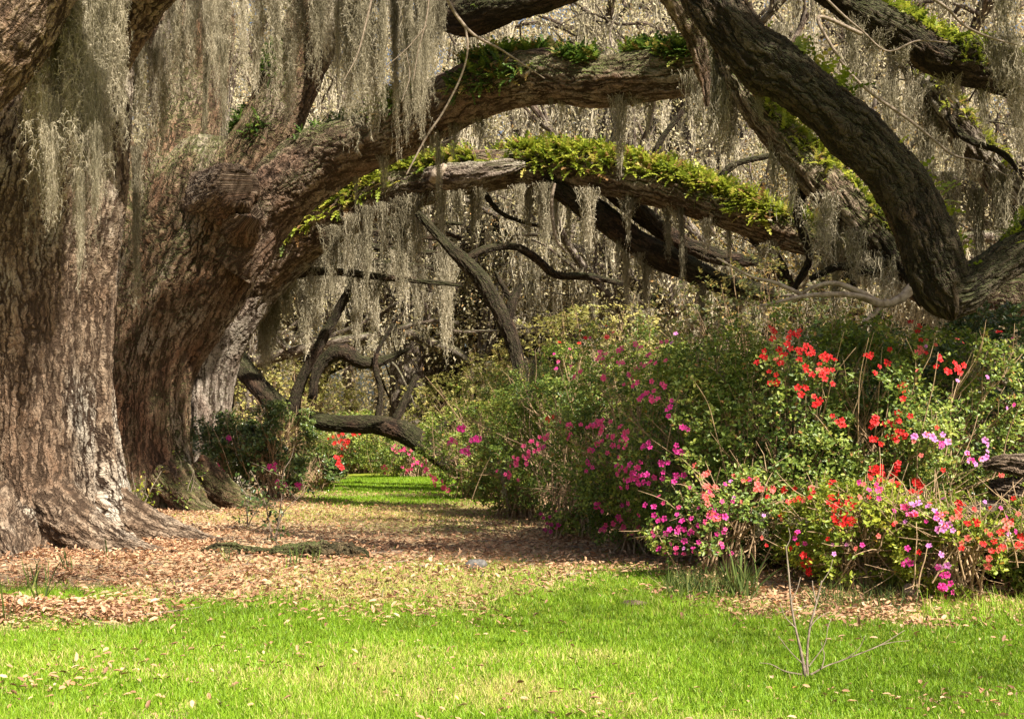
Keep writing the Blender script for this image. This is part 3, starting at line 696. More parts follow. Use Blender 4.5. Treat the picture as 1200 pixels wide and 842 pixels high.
for i, c in enumerate((f5a, f5b, f5c)): tube('limb', c, (M_BARKL, M_BARKD_SHADE, M_BARK3)[i], t5, ds=.04, nth=80, lump=.1, seed=53 + i, origin=b5)
for k, pts in enumerate(([(1100, 338, 14.2, 14), (1076, 332, 14.0, 13), (1058, 348, 13.9, 11), (1034, 356, 13.8, 9), (1000, 346, 13.7, 7), (950, 346, 13.6, 5), (892, 358, 13.5, 3)],
                         [(1034, 356, 13.8, 8), (1006, 342, 13.8, 7), (978, 332, 13.8, 6), (950, 338, 13.8, 4), (930, 352, 13.9, 2)],
                         [(1012, 378, 13.7, 5), (1028, 364, 13.8, 6), (1040, 352, 13.8, 7)],
                         [(940, 345, 13.7, 5), (905, 330, 13.8, 4), (880, 324, 13.8, 3), (840, 302, 13.9, 2)])):
    tube('dead_branch', limb(pts), M_PALE, t5, ds=.03, nth=16, lump=.15, seed=60 + k, origin=b5)
for k, pts in enumerate(([(1010, 40, 13.4, 7), (960, 20, 13.3, 6), (975, 55, 13.2, 5), (1000, 90, 13.2, 5), (1030, 116, 13.2, 5), (1062, 138, 13.2, 5), (1092, 162, 13.2, 4), (1118, 182, 13.2, 4), (1150, 190, 13.2, 3), (1180, 206, 13.2, 2)],
                         [(1080, -10, 12.8, 5), (1110, 10, 12.8, 5), (1130, 30, 12.8, 4), (1160, 44, 12.8, 4), (1190, 52, 12.8, 2)],
                         [(960, -10, 13, 4), (985, 15, 13, 4), (1010, 36, 13, 3), (1040, 60, 13, 3), (1075, 48, 13, 3), (1110, 50, 13, 2)])):
    tube('branchlet', limb(pts) * np.array([1, 1, 1, .7]), M_TWIG, t5, ds=.03, nth=10, lump=.1, seed=70 + k, origin=b5)
for k, pts in enumerate(([(1010, 250, 15.6, 20), (1046, 292, 15.2, 18), (1072, 330, 15.0, 16), (1080, 356, 14.9, 10)], [(950, 205, 15.7, 12), (935, 250, 15.9, 10), (948, 300, 16, 8), (930, 340, 16.1, 5)],
                         [(1100, 120, 17.2, 9), (1130, 160, 16.8, 7), (1175, 180, 16.5, 5), (1200, 210, 16.3, 3)], [(1060, 300, 15.4, 12), (1020, 318, 15.3, 10), (985, 312, 15.4, 8), (950, 326, 15.5, 5)])):
    tube('limb', limb(pts), M_BARKD_SHADE, t5, ds=.04, nth=24, lump=.15, seed=95 + k, origin=b5)
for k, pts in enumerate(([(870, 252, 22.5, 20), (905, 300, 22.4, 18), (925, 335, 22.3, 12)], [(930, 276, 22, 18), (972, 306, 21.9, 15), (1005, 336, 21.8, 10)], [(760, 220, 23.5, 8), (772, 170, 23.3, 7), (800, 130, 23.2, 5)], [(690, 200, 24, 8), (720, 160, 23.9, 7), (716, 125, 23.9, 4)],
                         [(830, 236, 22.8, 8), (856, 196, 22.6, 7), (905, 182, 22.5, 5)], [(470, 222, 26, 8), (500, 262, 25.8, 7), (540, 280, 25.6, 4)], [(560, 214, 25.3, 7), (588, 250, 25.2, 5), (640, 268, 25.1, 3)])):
    tube('limb', limb(pts), M_BARKD_SHADE, t3, ds=.05, nth=20, lump=.15, seed=195 + k, origin=b3)
crown('crown', [((5, 16.5, 9.5), (3.5, 2, 1.2), 2200), ((10, 17, 10), (3, 3, 1.5), 6000)], .085, M_OAKLEAF, t5, 9, origin=b5, clump=.45)

# twigs hanging at top centre (from oak 1's overhead limb)
for k, pts in enumerate(([(505, -60, 13, 7), (525, 0, 13, 7), (552, 38, 13, 6), (590, 60, 13, 4), (638, 92, 13, 2)],
                         [(545, 30, 13, 5), (548, 58, 13, 4), (540, 90, 13.1, 4), (520, 130, 13.2, 4), (500, 160, 13.2, 4), (476, 205, 13.2, 3)],
                         [(440, -20, 12.8, 5), (428, 30, 12.8, 4), (418, 66, 12.8, 3), (402, 96, 12.8, 2)],
                         [(505, -30, 12.9, 4), (500, 20, 12.9, 3), (490, 60, 12.9, 2), (484, 96, 12.9, 2)],
                         [(500, 30, 12.9, 3), (476, 58, 12.9, 2), (450, 80, 12.9, 2)], [(476, 62, 12.9, 2), (480, 90, 12.9, 2), (470, 120, 12.9, 1.5)],
                         [(650, 215, 20, 6), (646, 240, 20, 7), (652, 280, 20, 6), (664, 296, 20, 3)])):
    par, org = (t1, b1) if k < 6 else (t3, b3)
    tube('branchlet', limb(pts) * np.array([1, 1, 1, .6]), M_TWIG, par, ds=.03, nth=10, lump=.1, seed=80 + k, origin=org)

# =================================================================== ferns
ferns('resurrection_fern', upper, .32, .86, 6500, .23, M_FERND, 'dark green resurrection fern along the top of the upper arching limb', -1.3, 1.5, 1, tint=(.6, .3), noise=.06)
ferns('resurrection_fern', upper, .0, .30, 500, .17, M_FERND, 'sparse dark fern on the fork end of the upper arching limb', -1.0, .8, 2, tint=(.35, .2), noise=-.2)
ferns('resurrection_fern', lower, .06, .88, 8000, .27, M_FERN, 'bright yellow-green resurrection fern thickly lining the lower arching limb', -1.1, 1.35, 3, tint=(.55, .29), noise=.12)
ferns('resurrection_fern', lower, .68, .98, 1300, .18, M_OAKLEAF, 'olive fern and twigs on the far right end of the lower limb', -1.4, 1.5, 4, tint=(.45, .25))
ferns('resurrection_fern', f5a, .42, .92, 2000, .16, M_FERN, 'green fern on the sloping limb behind the dark elbow limb', -1.4, 1.2, 5, tint=(.55, .25), noise=.0)
ferns('resurrection_fern', f5b, .3, .85, 1300, .15, M_FERN, 'fern tufts hanging over the dark limb at the upper right', -1.4, 1.6, 6, tint=(.5, .25), noise=-.05)
ferns('resurrection_fern', f5c, .45, .85, 420, .13, M_FERN, 'yellowish fern on the pale grey limb at the upper right', -.5, 1.6, 7, tint=(.7, .2), noise=-.1)
ferns('resurrection_fern', dark, .42, .88, 420, .2, M_FERN, 'loose fern fronds growing from the upper side of the dark elbow limb', -1.2, .1, 8, tint=(.5, .2), noise=-.25)
ferns('resurrection_fern', dark, .2, .36, 150, .14, M_FERN, 'small fern tuft in the elbow of the dark limb', -.9, .5, 9, tint=(.5, .2), noise=-.1)
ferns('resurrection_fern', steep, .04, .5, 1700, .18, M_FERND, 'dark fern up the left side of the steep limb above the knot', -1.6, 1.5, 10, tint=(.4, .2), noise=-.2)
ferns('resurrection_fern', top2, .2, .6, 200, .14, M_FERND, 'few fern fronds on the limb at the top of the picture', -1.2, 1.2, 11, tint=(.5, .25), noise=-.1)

# =================================================================== near moss beards
gA = 'moss beards hanging in front of the nearest trunk'
lA = 'long grey Spanish moss beard hanging in front of the nearest oak trunk'
for px, pt_, pb, Y in ((45, -60, 215, 12.6), (62, -80, 262, 12.9), (85, -80, 290, 12.5), (105, -70, 250, 12.7), (72, -40, 240, 13.1), (122, -80, 322, 12.8), (140, -60, 240, 12.9), (38, 20, 190, 13.2),
                       (96, 40, 318, 12.7), (60, 100, 285, 12.8)):
    beard(px, pt_, pb, Y, 'near', lA, gA, brg.uniform(.55, .95))
gB = 'moss beards between the nearest and second trunk'
lB = 'Spanish moss beard hanging between the nearest oak and the second oak'
for px, pt_, pb, Y in ((165, -60, 240, 15.4), (182, -60, 190, 15.8), (205, -60, 130, 15), (225, -60, 118, 15.2), (248, -70, 108, 15), (192, 40, 200, 16), (150, -70, 130, 15.5), (262, -60, 112, 15.6)):
    beard(px, pt_, pb, Y, 'near', lB, gB, brg.uniform(.4, .8))
o = beard(160, 170, 418, 15.4, 'near', 'longest and lowest Spanish moss beard, a narrow tail against the second trunk', None, .42)
o = beard(94, 200, 352, 12.6, 'near', 'thin pale moss tail hanging low against the nearest trunk', None, .3)
o = beard(240, 60, 172, 15.3, 'near', 'thin curly moss tail left of the knot above the fork', None, .25)
o = beard(262, 40, 194, 15.2, 'near', 'thin curly moss tail beside the knot above the fork', None, .25)
gC = 'moss beards over the steep limb'
lC = 'Spanish moss beard hanging over the steep limb of the second oak'
for px, pt_, pb, Y in ((285, -50, 120, 17), (305, -50, 90, 17.2), (322, -60, 130, 17), (345, -60, 100, 17.5), (372, -60, 110, 17.2), (338, 30, 165, 18), (385, -50, 95, 17.8), (300, 20, 120, 18)):
    beard(px, pt_, pb, Y, 'near', lC, gC, brg.uniform(.4, .75))
gD = 'pale moss curtain at the top centre'
lD = 'pale Spanish moss beard in the curtain left of the upper arching limb'
for px, pt_, pb, Y in ((405, -40, 160, 17.2), (418, -50, 176, 17), (432, -50, 150, 17.4), (448, -50, 188, 17.1), (463, -50, 168, 17.5), (478, -50, 150, 17.2), (492, -40, 160, 17.6), (440, 20, 180, 17.8), (505, -40, 120, 17.9), (515, -30, 84, 18), (395, 0, 120, 18.2)):
    beard(px, pt_, pb, Y, 'near', lD, gD, brg.uniform(.4, .75))
gE = 'moss beards under the lower arching limb'
lE = 'Spanish moss beard hanging beneath the lower fern-covered limb'
for px, pt_, pb, Y in ((410, 250, 330, 25.5), (430, 240, 350, 25.3), (452, 236, 320, 25.2), (470, 230, 350, 25), (492, 226, 330, 25), (515, 222, 300, 24.9), (388, 262, 345, 25.8), (538, 222, 270, 24.8), (560, 218, 290, 24.6), (610, 215, 260, 24.2), (640, 214, 300, 24), (690, 220, 300, 23.6), (735, 232, 268, 23.4), (828, 255, 310, 22.6), (895, 285, 330, 22.1), (940, 300, 345, 21.8)):
    beard(px, pt_, pb, Y, 'mid', lE, gE, brg.uniform(.6, 1.0))
gF = 'moss beards on the right limbs'
lF = 'Spanish moss beard hanging among the ferny limbs of the right-hand oaks'
for px, pt_, pb, Y in ((815, 80, 175, 15.8), (838, 90, 190, 16), (860, 70, 210, 16.5), (1170, 40, 130, 14.6), (1196, 40, 150, 14.6), (1180, -20, 90, 14.5), (1040, 90, 210, 16), (1090, 150, 300, 16.8), (1120, 200, 330, 16.8), (1150, 220, 360, 16.6), (1180, 200, 330, 16.4), (1000, 268, 350, 15.2), (960, 225, 330, 15.4), (1040, 300, 380, 15.2), (930, 180, 270, 15.6), (1060, 100, 190, 16.8), (880, 40, 160, 16.2), (908, 30, 140, 16.4), (950, 60, 150, 16.6), (1010, 60, 170, 16.6)):
    beard(px, pt_, pb, Y, 'mid', lF, gF, brg.uniform(.6, 1.0))

def along(c, f):
    q = catmull(c, .1); q = q[int((len(q) - 1) * f)]; return 600 + F * q[0] / q[1], HZ - F * (q[2] - q[3] * .7 - CAM_Z) / q[1], q[1]
def wisps(c, n, lo, hi, Lmin, Lmax, kind, lab, grp, wmin=.25, wmax=.6):
    for k in range(n):
        px, py, Y = along(c, brg.uniform(lo, hi)); beard(px, py, py + Lmin + (Lmax - Lmin) * brg.random() ** 1.8, Y - brg.uniform(-.15, .3), kind, lab, grp, brg.uniform(wmin, wmax))
wisps(upper, 14, .18, .78, 25, 110, 'mid', 'thin Spanish moss wisp hanging beneath the upper arching limb', 'moss wisps under the upper arching limb')
wisps(lower, 26, .12, .98, 25, 120, 'mid', lE, gE)
wisps(fork3, 10, .2, .95, 25, 90, 'mid', 'thin Spanish moss wisp on the dark forked limb under the ferny arch', 'moss wisps on the dark forked limb')
for c, n in ((f5a, 12), (f5b, 12), (f5c, 16)): wisps(c, n, .3, .9, 30, 150, 'mid', lF, gF, .35, .8)
wisps(dark, 5, .5, .85, 20, 70, 'near', 'small Spanish moss wisp hanging from the dark elbow limb', 'moss wisps on the dark elbow limb', .2, .35)
for k in range(12): beard(brg.uniform(34, 140), brg.uniform(-40, 120), brg.uniform(170, 300), brg.uniform(12.2, 13.1), 'near', lA, gA, brg.uniform(.22, .42))
for k in range(12): beard(brg.uniform(150, 275), brg.uniform(-60, 60), brg.uniform(80, 210), brg.uniform(15, 16.4), 'near', lB, gB, brg.uniform(.2, .4))
for k in range(10): beard(brg.uniform(395, 520), brg.uniform(-40, 40), brg.uniform(90, 190), brg.uniform(17, 18.2), 'near', lD, gD, brg.uniform(.2, .4))
# =================================================================== background oaks
def bg_oak(seed, H=11.0, leafmat=M_GOLDLEAF, nleaf=9000, moss_n=70, lean=0.2, leaf=.105, nl=6, tint=(.5, .28)):
    rg = np.random.default_rng(seed)
    root = bpy.data.objects.new('oak_tree', None); COL.objects.link(root)
    d0 = np.array([rg.normal(0, lean), rg.normal(0, lean), 1])
    tr, dd = wander((0, 0, -.1), d0, H * .38, H * .038, H * .026, 5, .16, rg)
    V, fs, bk = tube_geo(tr, .12, 28, lump=.12, seed=seed, flare=root_flare(.35, .5, 5, seed))
    link('trunk', make_mesh('trunk', V, fs, M_BARKF, {'tint': np.zeros(len(V))}, True, {'bark': bk}), root)
    top = tr[-1]; ends = []; hang = []
    for k in range(nl):
        a = k / nl * 6.28 + rg.normal(0, .3); el = rg.uniform(.25, 1.6) if k % 3 else 2.2
        i0 = rg.integers(3, 6); st = tr[i0][:3]
        d = np.array([cos(a), sin(a), el])
        acc = Acc()
        c, d2 = wander(st, d, H * rg.uniform(.4, .62), H * .014, H * .004, 8, .2, rg, droop=.03)
        add_tube(acc, c, .2, 12, lump=.08, seed=seed + k)
        for pnt in c[2:]: ends.append(pnt[:3]); hang.append(pnt[:3])
        for j in range(9):
            q = c[rg.integers(2, 8)][:3]
            c2, _ = wander(q, rdir(1, rg)[0] * 1.0 + np.array([0, 0, .45]) + d * .5, H * rg.uniform(.12, .28), H * .0042, H * .001, 5, .3, rg)
            add_tube(acc, c2, .25, 6, lump=0.02, seed=1)
            for pnt in c2[1:]: ends.append(pnt[:3]); hang.append(pnt[:3])
        link('limb', acc.mesh('limb', M_BARKF, True), root)
    ends = np.array(ends); hang = np.array(hang)
    n = nleaf; e = ends[rg.integers(0, len(ends), n)]
    pos = e + rg.normal(0, 1, (n, 3)) * np.array([.6, .6, .42]) * H / 11
    dl = unit(rdir(n, rg) + np.array([0, 0, -.2])); nn = rdir(n, rg) + np.array([0, 0, .5])
    V, fs = scatter(LF_Vf, LF_Ff, pos, frames(dl, nn), leaf * rg.uniform(.6, 1.3, n))
    link('crown', make_mesh('crown', V, fs, leafmat, {'tint': np.repeat(np.clip(tint[0] + .8 * fbm(pos * .7, seed, 2) + rg.normal(0, .12, n), 0, 1), 4)}), root)
    acc = Acc()
    for k in range(moss_n):
        h = hang[rg.integers(0, len(hang))]
        L = (.5 + 2.0 * rg.random() ** 1.5) * H / 11; L = min(L, max(.3, h[2] - 3.2))
        V, f, a = beard_geo(L, .45, 14, .028, rg, curl=.09, seg_len=.28, curls=2)
        acc.add(V + h, f, np.clip(a + rg.normal(.32, .15), 0, 1))
    link('spanish_moss', acc.mesh('spanish_moss', M_MOSS), root)['kind'] = 'stuff'
    return root
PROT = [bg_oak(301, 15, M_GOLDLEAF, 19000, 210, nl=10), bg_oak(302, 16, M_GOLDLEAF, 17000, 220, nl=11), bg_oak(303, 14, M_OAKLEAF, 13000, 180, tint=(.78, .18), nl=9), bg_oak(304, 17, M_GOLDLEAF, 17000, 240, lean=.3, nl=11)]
spots = [(-13, 36, 0, 1.0), (-9.5, 42, 1, 1.1), (-4.2, 50, 3, 1.35), (6.0, 39, 1, 1.05), (7.0, 31, 2, .85), (10.5, 35, 0, 1.05), (14, 30, 3, .9), (16, 40, 0, 1.2), (8.4, 45, 3, 1.25), (12.5, 26, 1, .8),
         (-17, 50, 3, 1.3), (-10, 54, 0, 1.5), (1.5, 55, 2, 1.4), (9, 51, 3, 1.5), (15, 52, 1, 1.5), (21, 47, 0, 1.4), (-3, 64, 1, 1.9), (-22, 60, 1, 1.7), (4.0, 60, 0, 1.8), (12, 60, 3, 1.8), (-14, 66, 2, 1.9), (20, 64, 1, 1.9), (8, 66, 1, 2.0)]
used = set()
for i, (x, y, k, s) in enumerate(spots):
    if k not in used: o = PROT[k]; used.add(k)
    else: o = copy_tree(PROT[k])
    o.location = (x, y, 0); o.rotation_euler = (0, 0, i * 2.4); o.scale = (s, s, s)
    if y < 46: tag(o, 'moss-hung oak with tan leaves standing in the middle distance beyond the arching limbs', 'tree', 'moss-hung oaks in the middle distance')
    else: tag(o, 'pale moss-hung oak standing deep in the wood behind the avenue', 'tree', 'oaks deep in the wood')
# far wood closing the view
acc = Acc(); frg = np.random.default_rng(9)
for k in range(46):
    x = frg.uniform(-60, 60); y = frg.uniform(80, 112); h = frg.uniform(26, 44)
    c, _ = wander((x, y, 0), (frg.normal(0, .2), 0, 1), h * .7, .5, .12, 5, .15, frg); add_tube(acc, c, 1, 8)
w_tr = acc.mesh('far_wood', M_BARKF, True)
n = 720000
xx = frg.uniform(-62, 62, n); yy = frg.uniform(78, 116, n); top = 50 + 6 * fbm(np.stack([xx * .1, yy * .05, xx * 0], -1), 5, 2)
pos = np.stack([xx, yy, frg.random(n) * top], -1); keep = fbm(pos * .3, 61, 3) > -.42; pos = pos[keep]; n = len(pos)
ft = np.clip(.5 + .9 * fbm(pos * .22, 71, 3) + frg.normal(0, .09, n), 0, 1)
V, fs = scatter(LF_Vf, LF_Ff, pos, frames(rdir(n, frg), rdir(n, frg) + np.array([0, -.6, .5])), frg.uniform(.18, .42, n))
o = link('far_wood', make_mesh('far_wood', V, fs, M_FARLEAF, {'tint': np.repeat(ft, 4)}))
tag(o, 'pale golden far-off wood closing the view behind the oaks', 'wood', kind='stuff')
o2 = link('far_trunks', w_tr, o); o2['kind'] = 'stuff'

# individually drawn background limbs
def bgtree(base, label, limbs, seed, mat=M_BARKF, blobs=(), moss=()):
    r = empty('oak_tree', base, label, 'tree')
    for i, c in enumerate(limbs):
        tube('trunk' if i == 0 else 'limb', c, mat, r, ds=.06, nth=40, lump=.1, seed=seed + i, origin=base)
    if blobs: crown('crown', blobs, .1, M_OAKLEAF, r, seed, origin=base, tint=(.6, .25), fine=False, clump=.35)
    return r
bA = P(622, 568, 24.5); bA[2] = 0
bgtree(bA, 'slim oak with bare trunk leaning left out of the pink azaleas', [limb([(632, 565, 24.5, 24), (618, 470, 24.5, 20), (602, 405, 24.5, 16), (588, 370, 24.5, 18), (566, 330, 24.5, 19), (544, 306, 24.5, 16), (522, 285, 24.5, 11), (490, 250, 24.6, 9)]),
    limb([(594, 376, 24.5, 12), (602, 350, 24.5, 10), (612, 332, 24.5, 5)]), limb([(598, 350, 24.5, 6), (586, 330, 24.5, 5), (580, 318, 24.5, 3)]), limb([(540, 306, 24.5, 8), (570, 292, 24.6, 8), (606, 290, 24.8, 8), (632, 306, 25, 9), (652, 322, 25.2, 9), (690, 324, 25.4, 8), (730, 332, 25.6, 6)])], 401, M_BARKD_SHADE)
bB = P(262, 560, 34); bB[2] = 0
BOUGH = [limb([(255, 330 + k * 12, 33 - k % 3, 14), (300 + k * 6, 262 + k * 17, 28 + (k % 4) * 1.4, 11), (380, 246 + k * 18, 28 + (k % 4) * 1.4, 9), (460, 258 + k * 17, 28 + (k % 4) * 1.4, 7), (540, 262 + k * 18, 28 + (k % 4) * 1.4, 3)]) for k in range(5)]
bgtree(bB, 'oak with a low limb sagging almost to the ground beyond the path', [limb([(255, 560, 34, 40), (254, 500, 34, 38), (258, 440, 33, 34), (262, 380, 33, 30), (250, 300, 33, 26)]),
    limb([(262, 400, 33, 30), (284, 430, 32.4, 24), (312, 462, 32, 24), (345, 486, 31.5, 21), (395, 496, 31, 19), (440, 498, 30.6, 22), (474, 506, 30.3, 26), (502, 524, 30, 24), (525, 542, 30, 20), (560, 560, 30, 14)]),
    limb([(340, 490, 31.4, 15), (352, 450, 31.3, 13), (372, 408, 31.2, 12), (392, 372, 31.2, 10), (414, 330, 31, 8), (440, 280, 31, 5), (452, 240, 31, 3)]),
    limb([(366, 468, 31, 9), (370, 440, 31, 11), (382, 420, 31, 16), (402, 412, 30.9, 19), (424, 424, 30.8, 15), (450, 422, 30.8, 10), (480, 408, 30.8, 3)]),
    limb([(458, 502, 30.4, 10), (474, 470, 30.4, 8), (488, 440, 30.5, 5)]), limb([(498, 520, 30, 10), (520, 498, 30, 8), (540, 482, 30, 6), (566, 476, 30, 4)]), limb([(440, 500, 30.6, 6), (446, 460, 30.6, 6), (440, 420, 30.6, 5), (460, 380, 30.7, 3)])] + BOUGH,
    420, M_BARKD_SHADE)
for k in range(50):
    c = catmull(BOUGH[k % 5], .1); q = c[int(len(c) * brg.uniform(.2, .97))]
    px = 600 + F * q[0] / q[1]; py = HZ - F * (q[2] - CAM_Z) / q[1]
    beard(px, py, min(py + 35 + 115 * brg.random() ** 1.6, 455), q[1], 'mid', 'grey Spanish moss beard hanging above the low sagging limb beyond the path', 'moss beards above the low sagging limb', brg.uniform(.7, 1.3))

# =================================================================== azaleas
def flower_mesh(col, seed):
    rg = np.random.default_rng(seed); V = []; Q = []; A = []
    for k in range(5):
        a = k * 2 * pi / 5 + rg.normal(0, .1); ca, sa = cos(a), sin(a); op = rg.uniform(.85, 1.1)
        loc = [(0, .04, 0, 0), (-.17, .3, .22, .3), (.17, .3, .22, .3), (-.36, .68, .34, .7), (.36, .68, .34, .7), (0, .34, .17, .2), (0, .7, .28, .5), (-.19, .95, .30, 1), (.19, .95, .30, 1), (0, 1.0, .24, .9)]
        b = len(V)
        for (x, y, z, t) in loc:
            y *= op; V.append([x * ca - y * sa, x * sa + y * ca, z + rg.normal(0, .02)]); A.append(t)
        Q += [[b, b + 5, b + 1, b + 1], ]
        Q[-1] = [b, b + 2, b + 5, b + 1]; Q += [[b + 1, b + 5, b + 6, b + 3], [b + 5, b + 2, b + 4, b + 6], [b + 3, b + 6, b + 9, b + 7], [b + 6, b + 4, b + 8, b + 9]]
    return make_mesh('flower', np.array(V), np.array(Q), M_PET[col], {'tint': np.clip(np.array(A) * .8 + rg.normal(0, .1, len(A)), 0, 1)}, True)
FLW = {c: [flower_mesh(c, 500 + i * 7 + k) for k in range(2)] for i, c in enumerate(M_PET)}
SH_R = np.random.default_rng(600)
BUSHES = []
def bush(name, px, Y, halfw, h, nwh, mat, label, cat, seed, leaf=.046, depth=None, gap=.25, shoots=7, fine=True, zmin=.06, group=None, tint=(.53, .22), flop=.0):
    rg = np.random.default_rng(seed)
    x = (px - 600) / F * Y; base = np.array([x, Y, float(ground_z(np.array([x]), np.array([Y]))[0])])
    r = empty(name, base, label, cat, group)
    rx, ry = halfw, depth or halfw * .8
    cz = h * .52; rz = h * .5
    n = nwh * 3
    d = rdir(n, rg); lump = 1 + .34 * fbm(d * 2.6 + seed, seed, 3)
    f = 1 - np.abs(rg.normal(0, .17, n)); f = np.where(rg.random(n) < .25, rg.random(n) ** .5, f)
    p = d * np.array([rx, ry, rz]) * (lump * f)[:, None]
    dens = fbm(p * 2.6 + seed * 3.1, seed + 5, 3)
    keep = (rg.random(n) < np.clip(.58 + dens * 3.0 - gap, 0, 1)) & (p[:, 2] + cz > zmin)
    p = p[keep][:nwh]; d = d[keep][:nwh]; n = len(p)
    p[:, 2] += cz
    # leaf whorls
    ax = unit(d * .6 + np.array([0, -.1, .75]) + rdir(n, rg) * .5)
    K = 6
    u0 = unit(np.cross(ax, rdir(n, rg))); v0 = np.cross(ax, u0)
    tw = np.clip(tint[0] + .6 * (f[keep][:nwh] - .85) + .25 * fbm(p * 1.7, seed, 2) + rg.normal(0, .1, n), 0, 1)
    acc = Acc()
    tV, tF = (LF_V, LF_F) if fine else (LF_Vf, LF_Ff)
    for k in range(K):
        a = k / K * 6.28 + rg.normal(0, .25, n)
        ra = u0 * np.cos(a)[:, None] + v0 * np.sin(a)[:, None]
        ld = unit(ra * 1.0 + ax * rg.uniform(.15, .9, n)[:, None])
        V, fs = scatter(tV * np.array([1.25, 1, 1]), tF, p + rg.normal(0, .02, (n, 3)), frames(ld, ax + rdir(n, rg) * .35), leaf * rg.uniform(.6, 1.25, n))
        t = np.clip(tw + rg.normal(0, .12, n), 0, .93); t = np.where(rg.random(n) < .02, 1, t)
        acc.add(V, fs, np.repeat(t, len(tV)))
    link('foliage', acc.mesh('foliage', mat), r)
    # stems
    acc = Acc()
    for k in range(int(34 + halfw * 26)):
        e = p[rg.integers(0, n)]; s = np.array([rg.normal(0, rx * .16), rg.normal(0, ry * .16), 0])
        m_ = s * .5 + e * .5 + np.array([-e[0] * .18, -e[1] * .18, h * .06]) + rg.normal(0, .05, 3)
        add_tube(acc, np.array([[*s, .014], [*m_, .009], [*e, .004]]), .12, 5, lump=.05)
        for j in range(5):
            q = m_ + (e - m_) * rg.uniform(0, .9); e2 = p[rg.integers(0, n)]
            dd = unit(e - s + rdir(1, rg)[0] * .9) * rg.uniform(.2, .55)
            add_tube(acc, np.array([[*q, .005], [*(q + dd * .5 + rg.normal(0, .03, 3)), .004], [*(q + dd), .002]]), .12, 4, lump=0)
    for k in range(shoots):      # long bare shoots
        a = rg.uniform(-1.2, 1.2); s = np.array([rg.normal(0, rx * .4), -ry * rg.uniform(.3, .85), h * rg.uniform(.1, .4)])
        c, _ = wander(s, (sin(a) * .5, -.12, 1), h * rg.uniform(.4, .75), .008, .003, 5, .1, rg); add_tube(acc, c, .08, 6, lump=.03)
    link('stem', acc.mesh('stem', M_SHOOT, True), r)
    BUSHES.append((r, base + np.array([0, 0, cz]), np.array([rx, ry, rz]), seed))
    return r
AZG = 'azalea'
B = {}
B['red_a'] = bush('azalea_bush', 948, 11.9, 1.25, 2.5, 4200, M_AZ, 'tall azalea with the large scarlet flower cluster near its top', AZG, 1, gap=.22, shoots=8)
B['red_b'] = bush('azalea_bush', 1070, 11.75, 1.1, 2.35, 3800, M_AZ, 'azalea with scattered scarlet and violet flowers beneath the dark elbow limb', AZG, 2, gap=.25, shoots=8)
B['cor'] = bush('azalea_bush', 846, 12.4, 1.1, 2.35, 3600, M_AZ, 'azalea with coral red blooms low down and violet blooms at mid height', AZG, 3, gap=.25, shoots=6)
B['pnk'] = bush('azalea_bush', 752, 13.9, 1.15, 2.55, 3600, M_AZ, 'azalea covered in deep pink flowers, left of the coral one', AZG, 4, gap=.28, shoots=5)
B['pnk2'] = bush('azalea_bush', 672, 16.2, 1.15, 2.6, 3200, M_AZ, 'loose azalea with pink sprays along the right of the path', AZG, 5, gap=.35, shoots=5, leaf=.05)
B['pnk3'] = bush('azalea_bush', 612, 19.6, 1.2, 2.5, 2600, M_AZ, 'sparse grey-green azalea overhanging the path in front of the slim oak', AZG, 6, gap=.4, fine=False, leaf=.055)
B['pnk4'] = bush('azalea_bush', 560, 24.5, 1.25, 2.0, 2200, M_AZ, 'azalea with few magenta flowers beside the tip of the low limb', AZG, 7, gap=.35, fine=False, leaf=.06)
B['far_p'] = bush('azalea_bush', 484, 35.5, 1.7, 1.55, 2600, M_AZ, 'rounded azalea with pale pink flowers at the far edge of the lawn', AZG, 8, gap=.2, fine=False, leaf=.07)
B['far_r'] = bush('azalea_bush', 418, 39, 1.7, 2.0, 2400, M_AZ, 'distant azalea with red flowers under the low sagging limb', AZG, 9, gap=.25, fine=False, leaf=.075)
B['bk1'] = bush('camellia_shrub', 1030, 14.4, 1.4, 2.75, 3600, M_CAM, 'dark glossy camellia rising behind the scarlet azaleas', 'shrub', 10, gap=.25, leaf=.062, tint=(.62, .2))
B['bk2'] = bush('camellia_shrub', 1165, 13.6, 1.4, 2.75, 3800, M_CAM, 'dark glossy camellia at the right beneath the elbow limb', 'shrub', 11, gap=.25, leaf=.062, tint=(.62, .2))
B['bk3'] = bush('azalea_bush', 830, 15.6, 1.4, 2.7, 3000, M_AZ, 'tall azalea behind the coral one, nearly without flowers', AZG, 12, gap=.3)
B['bk4'] = bush('azalea_bush', 730, 18.6, 1.5, 3.1, 2600, M_AZ, 'tall azalea with small red flowers at its top behind the pink ones', AZG, 13, gap=.35, fine=False, leaf=.055)
B['lo1'] = bush('azalea_bush', 1010, 10.75, .75, .95, 1500, M_AZY, 'low yellow-green azalea at the edge of the lawn', AZG, 14, gap=.15, leaf=.046, shoots=2)
B['lo2'] = bush('azalea_bush', 1120, 10.25, .6, .88, 1300, M_AZY, 'low azalea with red and magenta flowers in front of the old logs', AZG, 15, gap=.3, leaf=.046)
B['lo3'] = bush('azalea_bush', 850, 11.4, .8, .95, 1500, M_AZ, 'low azalea with magenta blooms on its left at the lawn edge', AZG, 16, gap=.2)
B['lo4'] = bush('azalea_bush', 1235, 10.2, .55, 1.0, 1100, M_AZ, 'azalea with red flowers at the right edge beside the logs', AZG, 17, gap=.25)
B['lf1'] = bush('camellia_shrub', 266, 25.6, 1.0, 1.75, 1900, M_CAM, 'dark leafy shrub with few magenta flowers beside the grey trunk', 'shrub', 18, gap=.34, fine=False, leaf=.07, tint=(.68, .2))
